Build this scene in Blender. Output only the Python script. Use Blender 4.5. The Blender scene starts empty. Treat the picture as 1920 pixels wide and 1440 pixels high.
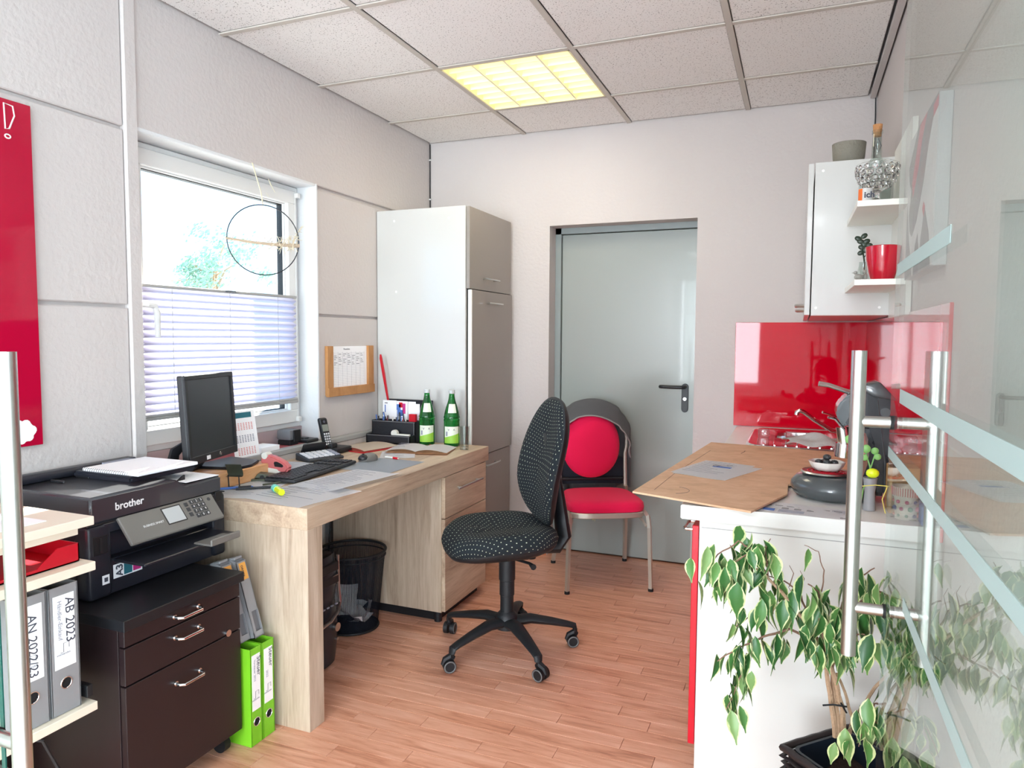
import bpy, bmesh, math, random
from mathutils import Vector, Matrix, Euler
random.seed(7)
PI = math.pi
SC = bpy.context.scene
COL = SC.collection

# ------------------------------------------------------------------ camera
H = 1.308                                   # eye height
FPX, PITCH, YAW, ROLL = 1325.68, 0.0663, 0.384601, 0.00576
_R = Vector((math.cos(YAW), math.sin(YAW), 0))
_F = Vector((-math.sin(YAW)*math.cos(PITCH), math.cos(YAW)*math.cos(PITCH), -math.sin(PITCH)))
_U = _R.cross(_F)
_RR = _R*math.cos(ROLL) + _U*math.sin(ROLL)
_UU = -_R*math.sin(ROLL) + _U*math.cos(ROLL)
cam_d = bpy.data.cameras.new('camera'); cam = bpy.data.objects.new('camera', cam_d); COL.objects.link(cam)
M = Matrix.Identity(4)
for i in range(3):
    M[i][0], M[i][1], M[i][2] = _RR[i], _UU[i], -_F[i]
M[2][3] = H
cam.matrix_world = M
cam_d.sensor_fit = 'HORIZONTAL'; cam_d.sensor_width = 36; cam_d.lens = 36*FPX/1920; cam_d.clip_start = .02
SC.camera = cam

# ------------------------------------------------------------------ light and exposure
SC.view_settings.view_transform = 'Standard'; SC.view_settings.look = 'None'
SC.view_settings.gamma = 1; SC.view_settings.use_curve_mapping = False
SC.view_settings.exposure = 0.68
SC.cycles.max_bounces = 12; SC.cycles.transparent_max_bounces = 24; SC.cycles.diffuse_bounces = 5
SC.cycles.glossy_bounces = 6; SC.cycles.transmission_bounces = 8
SC.cycles.caustics_reflective = False; SC.cycles.caustics_refractive = False
SC.cycles.sample_clamp_indirect = 6
world = bpy.data.worlds.new('sky'); SC.world = world; world.use_nodes = True
wb = world.node_tree.nodes['Background']; wb.inputs[0].default_value = (.42, .69, 1, 1); wb.inputs[1].default_value = 2.3
sun_d = bpy.data.lights.new('sun', 'SUN'); sun_d.energy = 21.0; sun_d.angle = math.radians(.6); sun_d.color = (1, .95, .86)
sun = bpy.data.objects.new('sun', sun_d); COL.objects.link(sun)
sun.rotation_euler = Vector((.30, -.62, -.55)).to_track_quat('-Z', 'Y').to_euler()
def area(name, loc, aim, sx, sy, power, color):
    d = bpy.data.lights.new(name, 'AREA'); d.shape = 'RECTANGLE'; d.size = sx; d.size_y = sy; d.energy = power; d.color = color
    o = bpy.data.objects.new(name, d); COL.objects.link(o); o.location = loc
    o.rotation_euler = (Vector(aim)-Vector(loc)).to_track_quat('-Z', 'Y').to_euler()
    return o
area('rear_window_daylight', (-1.35, -5.4, 1.45), (-.6, 0, .9), 1.4, 1.9, 185, (.88, .95, 1))
area('rear_window_daylight_right', (2.1, -5.4, 1.45), (1.0, 0, .9), 1.9, 1.9, 110, (.88, .95, 1))
area('side_window_daylight', (3.3, -2.6, 1.5), (-.5, -1.6, .3), 3.2, 1.8, 85, (.88, .95, 1))
area('shop_ceiling_fill', (-.4, -1.7, 2.44), (-.4, -1.7, 0), 1.2, .6, 44, (.95, .97, 1))  # added overhead fill in the unseen shop, no known lamp there

# ------------------------------------------------------------------ helpers
def ray(x, y):
    return _RR*((x-960)/FPX) + _UU*(-(y-720)/FPX) + _F
def at(x, y, Y):
    d = ray(x, y); return d*(Y/d.y) + Vector((0, 0, H))
def lin(c):
    return c/12.92 if c <= .04045 else ((c+.055)/1.055)**2.4
def C3(r, g, b): return (lin(r/255), lin(g/255), lin(b/255), 1)
MATS = {}
def mat(name, rgb, rough=.5, metal=0, spec=.5, coat=0, trans=0, emit=None, estr=0, sheen=0, bump=None, ior=1.45, alpha=1):
    """bump=(scale, strength)"""
    m = bpy.data.materials.new(name); m.use_nodes = True; nt = m.node_tree; p = nt.nodes['Principled BSDF']
    p.inputs['Base Color'].default_value = C3(*rgb); p.inputs['Roughness'].default_value = rough
    p.inputs['Metallic'].default_value = metal; p.inputs['Specular IOR Level'].default_value = spec
    p.inputs['Coat Weight'].default_value = coat; p.inputs['Transmission Weight'].default_value = trans
    p.inputs['Sheen Weight'].default_value = sheen; p.inputs['IOR'].default_value = ior; p.inputs['Alpha'].default_value = alpha
    if emit: p.inputs['Emission Color'].default_value = C3(*emit); p.inputs['Emission Strength'].default_value = estr
    if bump:
        tc = nt.nodes.new('ShaderNodeTexCoord'); n = nt.nodes.new('ShaderNodeTexNoise'); n.inputs['Scale'].default_value = bump[0]
        n.inputs['Detail'].default_value = 4
        b = nt.nodes.new('ShaderNodeBump'); b.inputs['Strength'].default_value = bump[1]; b.inputs['Distance'].default_value = .01
        nt.links.new(tc.outputs['Object'], n.inputs['Vector']); nt.links.new(n.outputs['Fac'], b.inputs['Height'])
        nt.links.new(b.outputs[0], p.inputs['Normal'])
    MATS[name] = m; return m
def N(m, t, **kw):
    n = m.node_tree.nodes.new(t)
    for k, v in kw.items():
        if k in n.inputs: n.inputs[k].default_value = v
        else: setattr(n, k, v)
    return n
def L(m, a, b): m.node_tree.links.new(a, b)
def ramp(m, fac, stops):
    r = N(m, 'ShaderNodeValToRGB'); e = r.color_ramp.elements
    while len(e) < len(stops): e.new(.5)
    for i, (p, c) in enumerate(stops): e[i].position = p; e[i].color = c
    L(m, fac, r.inputs[0]); return r.outputs[0]
def wood(name, cols, stretch, scale=1.0, rough=.45, rnd=False, bump=.15, coat=0, fine=60):
    """cols: list of rgb dark->light; stretch: xyz scale of the grain coordinates"""
    m = mat(name, cols[0], rough, coat=coat); nt = m.node_tree; p = nt.nodes['Principled BSDF']
    tc = N(m, 'ShaderNodeTexCoord'); mp = N(m, 'ShaderNodeMapping'); mp.inputs['Scale'].default_value = stretch
    L(m, tc.outputs['Object'], mp.inputs['Vector']); vec = mp.outputs[0]
    oi = N(m, 'ShaderNodeObjectInfo')
    if rnd:
        mu = N(m, 'ShaderNodeMath', operation='MULTIPLY'); mu.inputs[1].default_value = 37; L(m, oi.outputs['Random'], mu.inputs[0])
        va = N(m, 'ShaderNodeVectorMath', operation='ADD'); L(m, vec, va.inputs[0]); L(m, mu.outputs[0], va.inputs[1]); vec = va.outputs[0]
    n1 = N(m, 'ShaderNodeTexNoise', Scale=scale, Detail=5.0, Roughness=.6, Distortion=.6); L(m, vec, n1.inputs['Vector'])
    n2 = N(m, 'ShaderNodeTexNoise', Scale=scale*fine/10, Detail=3.0, Roughness=.7); L(m, vec, n2.inputs['Vector'])
    mx = N(m, 'ShaderNodeMath', operation='MULTIPLY_ADD'); L(m, n2.outputs['Fac'], mx.inputs[0]); mx.inputs[1].default_value = .35
    L(m, n1.outputs['Fac'], mx.inputs[2])
    fac = mx.outputs[0]
    if rnd:
        ms = N(m, 'ShaderNodeMath', operation='MULTIPLY_ADD'); L(m, oi.outputs['Random'], ms.inputs[0]); ms.inputs[1].default_value = .14; L(m, fac, ms.inputs[2])
        sb = N(m, 'ShaderNodeMath', operation='SUBTRACT'); L(m, ms.outputs[0], sb.inputs[0]); sb.inputs[1].default_value = .07; fac = sb.outputs[0]
    k = len(cols); st = [(.42+.5*i/(k-1), C3(*c)) for i, c in enumerate(cols)]
    L(m, ramp(m, fac, st), p.inputs['Base Color'])
    b = N(m, 'ShaderNodeBump', Strength=bump, Distance=.002); L(m, n2.outputs['Fac'], b.inputs['Height']); L(m, b.outputs[0], p.inputs['Normal'])
    return m
def clearglass(name, tint, refl=1.0, rough=0.0):
    """architectural pane: transparent mixed with a mirror by the angle of view on each face"""
    m = bpy.data.materials.new(name); m.use_nodes = True; nt = m.node_tree; nt.nodes.clear()
    out = N(m, 'ShaderNodeOutputMaterial'); tr = N(m, 'ShaderNodeBsdfTransparent'); gl = N(m, 'ShaderNodeBsdfGlossy'); mx = N(m, 'ShaderNodeMixShader')
    tr.inputs[0].default_value = C3(*tint); gl.inputs['Roughness'].default_value = rough
    ge = N(m, 'ShaderNodeNewGeometry'); dt = N(m, 'ShaderNodeVectorMath', operation='DOT_PRODUCT')
    L(m, ge.outputs['Normal'], dt.inputs[0]); L(m, ge.outputs['Incoming'], dt.inputs[1])
    ab = N(m, 'ShaderNodeMath', operation='ABSOLUTE'); L(m, dt.outputs['Value'], ab.inputs[0])
    om = N(m, 'ShaderNodeMath', operation='SUBTRACT'); om.inputs[0].default_value = 1; L(m, ab.outputs[0], om.inputs[1])
    pw = N(m, 'ShaderNodeMath', operation='POWER'); L(m, om.outputs[0], pw.inputs[0]); pw.inputs[1].default_value = 5
    ma = N(m, 'ShaderNodeMath', operation='MULTIPLY_ADD'); L(m, pw.outputs[0], ma.inputs[0]); ma.inputs[1].default_value = .96*refl; ma.inputs[2].default_value = .04*refl
    L(m, ma.outputs[0], mx.inputs[0]); L(m, tr.outputs[0], mx.inputs[1]); L(m, gl.outputs[0], mx.inputs[2]); L(m, mx.outputs[0], out.inputs[0])
    MATS[name] = m; return m

class MB:
    def __init__(s): s.bm = bmesh.new(); s.uv = None
    def _add(s, t, mi=0, T=None):
        if T is not None: bmesh.ops.transform(t, matrix=T, verts=t.verts)
        for f in t.faces: f.material_index = mi
        me = bpy.data.meshes.new('tmp'); t.to_mesh(me); t.free(); s.bm.from_mesh(me); bpy.data.meshes.remove(me); return s
    def box(s, x0, x1, y0, y1, z0, z1, bev=0, mi=0, seg=1, T=None):
        t = bmesh.new(); bmesh.ops.create_cube(t, size=1)
        bmesh.ops.transform(t, matrix=Matrix.Translation(((x0+x1)/2, (y0+y1)/2, (z0+z1)/2)) @ Matrix.Diagonal((abs(x1-x0), abs(y1-y0), abs(z1-z0), 1)), verts=t.verts)
        if bev: bmesh.ops.bevel(t, geom=list(t.edges), offset=bev, segments=seg, affect='EDGES', profile=.5)
        return s._add(t, mi, T)
    def cyl(s, p0, p1, r0, r1=None, n=16, cap=True, mi=0, T=None):
        p0, p1 = Vector(p0), Vector(p1); r1 = r0 if r1 is None else r1; t = bmesh.new(); d = (p1-p0)
        bmesh.ops.create_cone(t, cap_ends=cap, segments=n, radius1=r0, radius2=r1, depth=d.length)
        q = Vector((0, 0, 1)).rotation_difference(d.normalized()).to_matrix().to_4x4()
        bmesh.ops.transform(t, matrix=Matrix.Translation((p0+p1)/2) @ q, verts=t.verts); return s._add(t, mi, T)
    def tube(s, pts, r, n=8, closed=False, mi=0, T=None, flat=1.0):
        pts = [Vector(p) for p in pts]; t = bmesh.new(); rings = []; k = len(pts); up = None
        for i, p in enumerate(pts):
            a = pts[(i-1) % k] if (i or closed) else p; b = pts[(i+1) % k] if (i < k-1 or closed) else p
            tg = (b-a).normalized()
            if up is None: up = Vector((0, 0, 1)) if abs(tg.z) < .9 else Vector((1, 0, 0))
            x = tg.cross(up).normalized(); y = x.cross(tg).normalized(); up = y
            rr = r[i] if isinstance(r, (list, tuple)) else r
            rings.append([t.verts.new(p + x*rr*math.cos(2*PI*j/n) + y*rr*flat*math.sin(2*PI*j/n)) for j in range(n)])
        for i in range(k if closed else k-1):
            A, B = rings[i], rings[(i+1) % k]
            for j in range(n): t.faces.new((A[j], A[(j+1) % n], B[(j+1) % n], B[j]))
        if not closed: t.faces.new(rings[0][::-1]); t.faces.new(rings[-1])
        bmesh.ops.recalc_face_normals(t, faces=t.faces); return s._add(t, mi, T)
    def lathe(s, prof, c=(0, 0, 0), n=32, mi=0, T=None, wob=None):
        t = bmesh.new(); rings = []
        for r, z in prof:
            rings.append([t.verts.new((c[0]+(r*(wob(2*PI*j/n) if wob else 1))*math.cos(2*PI*j/n), c[1]+(r*(wob(2*PI*j/n) if wob else 1))*math.sin(2*PI*j/n), c[2]+z)) for j in range(n)])
        for A, B in zip(rings, rings[1:]):
            for j in range(n): t.faces.new((A[j], A[(j+1) % n], B[(j+1) % n], B[j]))
        if prof[0][0] > 1e-4 or True:
            try: t.faces.new(rings[0][::-1]); t.faces.new(rings[-1])
            except ValueError: pass
        bmesh.ops.remove_doubles(t, verts=t.verts, dist=1e-5); bmesh.ops.recalc_face_normals(t, faces=t.faces); return s._add(t, mi, T)
    def prism(s, poly, d, bev=0, mi=0, T=None, holes=None, seg=1):
        """poly: 3-D points of a flat polygon, swept by vector d"""
        t = bmesh.new(); vs = [t.verts.new(p) for p in poly]; f = t.faces.new(vs)
        r = bmesh.ops.extrude_face_region(t, geom=[f]); nv = [g for g in r['geom'] if isinstance(g, bmesh.types.BMVert)]
        bmesh.ops.translate(t, verts=nv, vec=Vector(d)); bmesh.ops.recalc_face_normals(t, faces=t.faces)
        if bev: bmesh.ops.bevel(t, geom=list(t.edges), offset=bev, segments=seg, affect='EDGES')
        return s._add(t, mi, T)
    def grid(s, fn, nu, nv, mi=0, T=None, uv=True, thick=0):
        """fn(u,v)->(x,y,z), u,v in 0..1"""
        t = bmesh.new(); V = [[t.verts.new(fn(i/nu, j/nv)) for j in range(nv+1)] for i in range(nu+1)]
        lay = t.loops.layers.uv.new('UVMap')
        for i in range(nu):
            for j in range(nv):
                f = t.faces.new((V[i][j], V[i+1][j], V[i+1][j+1], V[i][j+1]))
                for l, (a, b) in zip(f.loops, ((i, j), (i+1, j), (i+1, j+1), (i, j+1))): l[lay].uv = (a/nu, b/nv)
        if thick: bmesh.ops.solidify(t, geom=list(t.faces), thickness=thick)
        return s._add(t, mi, T)
    def ball(s, c, r, sc=(1, 1, 1), n=2, mi=0, T=None):
        t = bmesh.new(); bmesh.ops.create_icosphere(t, subdivisions=n, radius=r)
        bmesh.ops.transform(t, matrix=Matrix.Translation(c) @ Matrix.Diagonal((*sc, 1)), verts=t.verts); return s._add(t, mi, T)
    def build(s, name, m, parent=None, smooth=True, local=False, kind=None, label=None, ang=35, sub=0):
        me = bpy.data.meshes.new(name)
        if parent is not None and not local: bmesh.ops.transform(s.bm, matrix=wm(parent).inverted(), verts=s.bm.verts)
        s.bm.to_mesh(me); s.bm.free()
        for mm in (m if isinstance(m, (list, tuple)) else [m]): me.materials.append(MATS[mm] if isinstance(mm, str) else mm)
        if smooth: me.shade_smooth(); me.set_sharp_from_angle(angle=math.radians(ang))
        o = bpy.data.objects.new(name, me); COL.objects.link(o)
        if parent is not None: o.parent = parent
        if kind: o['kind'] = kind
        if label: o['label'] = label
        if sub:
            md = o.modifiers.new('s', 'SUBSURF'); md.levels = sub; md.render_levels = sub
        return o
def wm(o):
    m = Matrix.Translation(o.location) @ o.rotation_euler.to_matrix().to_4x4()
    return wm(o.parent) @ m if o.parent else m
def tag(o, label, cat, group=None, kind=None):
    o['label'] = label; o['category'] = cat
    if group: o['group'] = group
    if kind: o['kind'] = kind
    return o
def thing(name, label, cat, loc=(0, 0, 0), rz=0, group=None, kind=None):
    o = bpy.data.objects.new(name, None); COL.objects.link(o); o.empty_display_size = .05
    o.location = loc; o.rotation_euler = (0, 0, rz); return tag(o, label, cat, group, kind)
def struct(name, label, cat, loc=(0, 0, 0)): return thing(name, label, cat, loc, kind='structure')
def copy_tree(o, parent=None):
    c = o.copy(); COL.objects.link(c); c.parent = parent
    for ch in o.children: copy_tree(ch, c)
    return c
def text(s, size, origin, xdir, ydir, m, parent, name='lettering', off=.0006, align='LEFT', bold=0, ext=.0002, label=None):
    """flat lettering: xdir = reading direction, ydir = up of the letters"""
    cu = bpy.data.curves.new('t', 'FONT'); cu.body = s; cu.size = size; cu.extrude = ext; cu.offset = bold; cu.align_x = align; cu.resolution_u = 3
    o = bpy.data.objects.new('t', cu); COL.objects.link(o)
    dg = bpy.context.evaluated_depsgraph_get(); dg.update(); me = bpy.data.meshes.new_from_object(o.evaluated_get(dg))
    bpy.data.objects.remove(o); bpy.data.curves.remove(cu)
    x = Vector(xdir).normalized(); y = Vector(ydir); y = (y - x*y.dot(x)).normalized(); z = x.cross(y)
    T = Matrix.Identity(4)
    for i in range(3): T[i][0], T[i][1], T[i][2], T[i][3] = x[i], y[i], z[i], origin[i]+z[i]*off
    me.transform(wm(parent).inverted() @ T)
    me.name = name; me.materials.clear(); me.materials.append(MATS[m])
    r = bpy.data.objects.new(name, me); COL.objects.link(r); r.parent = parent
    if label: r['label'] = label
    return r
def arc(c, r, a0, a1, n, ux=(1, 0, 0), uy=(0, 1, 0)):
    ux, uy, c = Vector(ux), Vector(uy), Vector(c)
    return [c + ux*r*math.cos(a0+(a1-a0)*i/n) + uy*r*math.sin(a0+(a1-a0)*i/n) for i in range(n+1)]
def frame_T(o, x, y, z):
    T = Matrix.Identity(4)
    for i in range(3): T[i][0], T[i][1], T[i][2], T[i][3] = x[i], y[i], z[i], o[i]
    return T

# ------------------------------------------------------------------ materials
mat('wall_paint', (205, 198, 195), .85, bump=(55, .25))
mat('wall_paint_dark', (150, 148, 150), .85)
mat('ceiling_rail', (200, 193, 184), .7)
mat('reveal_white', (226, 227, 228), .5, bump=(40, .2))
mat('upvc', (224, 224, 222), .35)
mat('white_gloss', (208, 208, 204), .18, coat=.1)
mat('white_laminate', (226, 227, 223), .3)
mat('white_edge', (236, 235, 226), .4)
mat('grey_front', (150, 143, 135), .3)
mat('steel_door', (152, 158, 153), .24, coat=.2)
mat('steel_frame', (138, 146, 144), .35)
mat('black_plastic', (34, 35, 38), .4)
mat('printer_black', (36, 38, 46), .32)
mat('printer_grey', (112, 110, 106), .4)
mat('soft_black', (24, 25, 28), .55)
mat('ped_black', (38, 27, 29), .35)
mat('ped_edge', (26, 27, 31), .4)
mat('chrome', (225, 225, 225), .12, metal=1)
mat('brushed', (205, 204, 200), .28, metal=1)
mat('alu', (190, 190, 186), .4, metal=.9)
mat('alu_paint', (170, 170, 168), .45)
mat('red_gloss', (206, 2, 34), .03, spec=.3)
mat('red_board', (178, 12, 52), .06, coat=.4)
mat('red_front', (200, 16, 40), .2)
mat('red_fabric', (240, 8, 78), .85, sheen=.1, bump=(900, .3))
mat('red_plastic', (196, 22, 40), .35)
mat('red_sill', (168, 84, 88), .6)
mat('mauve', (178, 160, 162), .7)
mat('black_leather', (30, 32, 38), .45, bump=(300, .15))
mat('stitch', (170, 170, 170), .6)
mat('paper', (252, 252, 254), .7)
mat('paper_cream', (236, 226, 206), .7)
mat('ink', (70, 72, 84), .8)
mat('ink_light', (150, 152, 165), .8)
mat('ink_blue', (84, 120, 190), .8)
mat('ink_red', (196, 70, 80), .8)
mat('ink_white', (235, 235, 235), .6)
mat('grey_card', (146, 146, 148), .5)
mat('grey_card_dark', (108, 109, 113), .55)
mat('green_card', (124, 200, 40), .4)
mat('green_dark', (52, 92, 22), .6)
mat('hole', (16, 16, 20), .8)
mat('orange_label', (232, 168, 82), .6)
mat('cream_board', (236, 225, 206), .45)
mat('screen', (44, 47, 52), .3)
mat('screen_lit', (186, 190, 192), .3)
mat('lcd', (142, 148, 138), .3)
mat('key_white', (226, 228, 232), .5)
mat('key_dark', (52, 54, 58), .5)
mat('pink_plastic', (206, 112, 112), .35)
mat('offwhite_plastic', (228, 226, 216), .4)
mat('olive_metal', (94, 98, 84), .45, metal=.4)
mat('highlighter', (218, 236, 40), .3)
mat('cyan_label', (120, 214, 200), .5)
mat('wire', (42, 42, 46), .5)
mat('twig', (190, 170, 146), .8)
mat('dried', (218, 206, 180), .9)
mat('string', (232, 226, 196), .9)
mat('jacket', (128, 128, 130), .9, sheen=.2, bump=(500, .5))
mat('jacket_lining', (30, 34, 44), .8)
mat('jacket_piping', (150, 148, 146), .7)
mat('chair_frame', (196, 192, 180), .35, metal=.6)
mat('rubber', (22, 22, 24), .7)
mat('chair_black', (28, 31, 34), .5, bump=(200, .05))
mat('caster_grey', (110, 110, 110), .5)
mat('frost', (184, 206, 204), .55, alpha=.8)
mat('glass_edge', (26, 92, 82), .1)
mat('cork', (196, 140, 92), .8, bump=(300, .5))
mat('grey_wood_bowl', (132, 128, 116), .7, bump=(120, .4))
mat('pot_red', (188, 10, 40), .12, coat=.5)
mat('succulent', (44, 58, 44), .4)
mat('vine', (120, 176, 96), .45)
mat('yellow', (238, 226, 110), .5)
mat('figure_grey', (150, 148, 140), .5)
mat('orange_tin', (232, 110, 40), .4)
mat('cloth_white', (240, 238, 236), .9, bump=(150, .3))
mat('machine', (72, 78, 80), .22, coat=.4)
mat('machine_dark', (26, 28, 34), .25, coat=.3)
mat('ceramic', (238, 236, 228), .2, coat=.3)
mat('pod', (54, 58, 60), .35)
mat('soil', (52, 36, 30), .95, bump=(80, .8))
mat('liner', (26, 34, 44), .3)
mat('wicker', (40, 33, 33), .5)
mat('bark', (176, 146, 118), .8, bump=(160, .5))
mat('twig_dark', (128, 96, 80), .8)
mat('lamp_white', (246, 238, 196), .5)
mat('lamp_glow', (255, 244, 190), .5, emit=(255, 240, 182), estr=1.6)
mat('lamp_louvre', (255, 251, 222), .5)
mat('mat_blue', (206, 214, 222), .3)
mat('tree_leaf', (150, 178, 156), .8)
mat('outside_ground', (190, 188, 182), .9)
mat('radiator', (226, 224, 216), .4)
mat('cable', (50, 50, 52), .6)
mat('canvas_edge', (186, 188, 188), .7)
mat('canvas_grey', (120, 122, 124), .7)
mat('canvas_white', (226, 228, 228), .7)
mat('canvas_red', (206, 66, 84), .7)
mat('canvas_dark', (86, 88, 90), .7)
mat('teal', (40, 110, 124), .5)
mat('magenta', (196, 50, 130), .5)
mat('bottle_label', (226, 232, 214), .5)
mat('bottle_label_green', (150, 200, 70), .5)
mat('cap', (196, 200, 200), .35)
mat('shop_wall', (222, 222, 222), .8)
mat('shop_floor', (236, 236, 234), .5)
mat('lid_gloss', (54, 55, 60), .3, coat=.5)
mat('grid_red', (222, 158, 158), .8)
mat('shop_dark', (90, 84, 82), .6)
mat('blue_bag', (120, 130, 190), .6)
mat('dot_red', (226, 130, 120), .6); mat('dot_blue', (110, 110, 150), .6); mat('dot_green', (130, 176, 150), .6); mat('dot_pink', (216, 110, 140), .6); mat('cup_cream', (240, 232, 214), .6)
mat('baseboard_wood', (214, 140, 100), .4)
mat('wax', (250, 250, 248), .4)
mat('clear_plastic', (210, 222, 232), .1, trans=.85, ior=1.4)
mat('real_glass', (255, 255, 255), .02, trans=1, ior=1.5)
mat('green_glass', (30, 150, 62), .03, trans=.8, ior=1.5)
clearglass('door_glass', (249, 255, 253), .8)
clearglass('window_glass', (250, 252, 252), .5)
clearglass('thin_glass', (240, 244, 242), 1.6)
wood('laminate', [(182, 120, 94), (216, 154, 124), (230, 172, 144), (240, 188, 162)], (1.6, 16, 8), 2.2, .34, rnd=True, bump=.05, coat=.12)
wood('oak', [(146, 126, 106), (180, 160, 138), (198, 180, 158), (212, 196, 176)], (14, 14, 1.1), 1.4, .5, bump=.25)
wood('oak_flat', [(150, 126, 104), (182, 158, 134), (200, 178, 152), (212, 194, 170)], (14, 1.1, 14), 1.4, .5, bump=.25)
wood('notice_wood', [(160, 108, 58), (186, 132, 80), (200, 148, 96)], (6, 6, 2), 2, .5)
wood('block_wood', [(190, 128, 80), (214, 160, 110), (226, 176, 128)], (10, 2, 10), 2, .5)
wood('hardboard', [(188, 148, 114), (210, 170, 136), (222, 186, 154)], (3, 5, 3), 2.4, .6, bump=.1)
wood('hardboard_edge', [(96, 78, 60), (120, 96, 76)], (3, 5, 3), 2.4, .7)
wood('cork_box', [(150, 108, 60), (182, 138, 84), (200, 160, 104)], (8, 8, 8), 3, .7)
# ceiling tile: pitted mineral fibre
m = mat('ceiling_tile', (240, 237, 234), .9); p = m.node_tree.nodes['Principled BSDF']
tc = N(m, 'ShaderNodeTexCoord'); mp = N(m, 'ShaderNodeMapping'); mp.inputs['Scale'].default_value = (1, 1.5, 1)
n = N(m, 'ShaderNodeTexNoise', Scale=150.0, Detail=1.5, Roughness=.5); L(m, tc.outputs['Object'], mp.inputs[0]); L(m, mp.outputs[0], n.inputs['Vector'])
oi = N(m, 'ShaderNodeObjectInfo'); va = N(m, 'ShaderNodeVectorMath', operation='ADD'); L(m, mp.outputs[0], va.inputs[0]); L(m, oi.outputs['Random'], va.inputs[1]); L(m, va.outputs[0], n.inputs['Vector'])
c = ramp(m, n.outputs['Fac'], [(.315, C3(140, 130, 126)), (.37, C3(241, 238, 235))]); L(m, c, p.inputs['Base Color'])
b = N(m, 'ShaderNodeBump', Strength=.5, Distance=.003); L(m, c, b.inputs['Height']); L(m, b.outputs[0], p.inputs['Normal'])
# dotted chair fabric
m = mat('dot_fabric', (30, 38, 42), .9); p = m.node_tree.nodes['Principled BSDF']
tc = N(m, 'ShaderNodeTexCoord'); mp = N(m, 'ShaderNodeMapping'); mp.inputs['Rotation'].default_value = (0, 0, PI/4)
v = N(m, 'ShaderNodeTexVoronoi', Scale=27.0, Randomness=0.0); v.voronoi_dimensions = '2D'
L(m, tc.outputs['UV'], mp.inputs[0]); L(m, mp.outputs[0], v.inputs['Vector'])
c = ramp(m, v.outputs['Distance'], [(.085, C3(206, 216, 190)), (.115, C3(24, 32, 38))]); L(m, c, p.inputs['Base Color'])
# ficus leaf, cream margin
m = mat('leaf', (90, 140, 80), .35); p = m.node_tree.nodes['Principled BSDF']
tc = N(m, 'ShaderNodeTexCoord'); sp = N(m, 'ShaderNodeSeparateXYZ'); L(m, tc.outputs['UV'], sp.inputs[0])
oi = N(m, 'ShaderNodeObjectInfo')
a = N(m, 'ShaderNodeMath', operation='SUBTRACT'); L(m, sp.outputs[0], a.inputs[0]); a.inputs[1].default_value = .5
a2 = N(m, 'ShaderNodeMath', operation='ABSOLUTE'); L(m, a.outputs[0], a2.inputs[0])
n = N(m, 'ShaderNodeTexNoise', Scale=3.2, Detail=2.0); va = N(m, 'ShaderNodeVectorMath', operation='ADD'); L(m, tc.outputs['UV'], va.inputs[0])
mu = N(m, 'ShaderNodeMath', operation='MULTIPLY'); L(m, oi.outputs['Random'], mu.inputs[0]); mu.inputs[1].default_value = 20; L(m, mu.outputs[0], va.inputs[1]); L(m, va.outputs[0], n.inputs['Vector'])
ma = N(m, 'ShaderNodeMath', operation='MULTIPLY_ADD'); L(m, n.outputs['Fac'], ma.inputs[0]); ma.inputs[1].default_value = .5; L(m, a2.outputs[0], ma.inputs[2])
edge = ramp(m, ma.outputs[0], [(.61, (0, 0, 0, 1)), (.66, (1, 1, 1, 1))])
g = ramp(m, oi.outputs['Random'], [(0, C3(40, 84, 42)), (.5, C3(62, 110, 54)), (.85, C3(92, 134, 70)), (1, C3(128, 156, 98))])
mx = N(m, 'ShaderNodeMix', data_type='RGBA'); L(m, edge, mx.inputs[0]); L(m, g, mx.inputs[6]); mx.inputs[7].default_value = C3(200, 206, 150)
L(m, mx.outputs[2], p.inputs['Base Color'])
p.inputs['Subsurface Weight'].default_value = 0
# pleated blind fabric
m = bpy.data.materials.new('blind'); m.use_nodes = True; nt = m.node_tree; nt.nodes.clear(); MATS['blind'] = m
o_ = N(m, 'ShaderNodeOutputMaterial'); d1 = N(m, 'ShaderNodeBsdfDiffuse'); d2 = N(m, 'ShaderNodeBsdfTranslucent'); mx = N(m, 'ShaderNodeMixShader')
d1.inputs[0].default_value = C3(178, 174, 190); d2.inputs[0].default_value = C3(226, 220, 236); mx.inputs[0].default_value = .5
L(m, d1.outputs[0], mx.inputs[1]); L(m, d2.outputs[0], mx.inputs[2]); L(m, mx.outputs[0], o_.inputs[0])
# black wire mesh of the waste bin
m = bpy.data.materials.new('mesh_metal'); m.use_nodes = True; nt = m.node_tree; nt.nodes.clear(); MATS['mesh_metal'] = m
o_ = N(m, 'ShaderNodeOutputMaterial'); d1 = N(m, 'ShaderNodeBsdfDiffuse'); d2 = N(m, 'ShaderNodeBsdfTransparent'); mx = N(m, 'ShaderNodeMixShader')
d1.inputs[0].default_value = C3(34, 38, 46); tc = N(m, 'ShaderNodeTexCoord'); v = N(m, 'ShaderNodeTexVoronoi', Scale=150.0, Randomness=0.0); v.voronoi_dimensions = '2D'
L(m, tc.outputs['UV'], v.inputs['Vector']); f_ = ramp(m, v.outputs['Distance'], [(.36, (1, 1, 1, 1)), (.38, (0, 0, 0, 1))])
L(m, f_, mx.inputs[0]); L(m, d1.outputs[0], mx.inputs[1]); L(m, d2.outputs[0], mx.inputs[2]); L(m, mx.outputs[0], o_.inputs[0])
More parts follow.
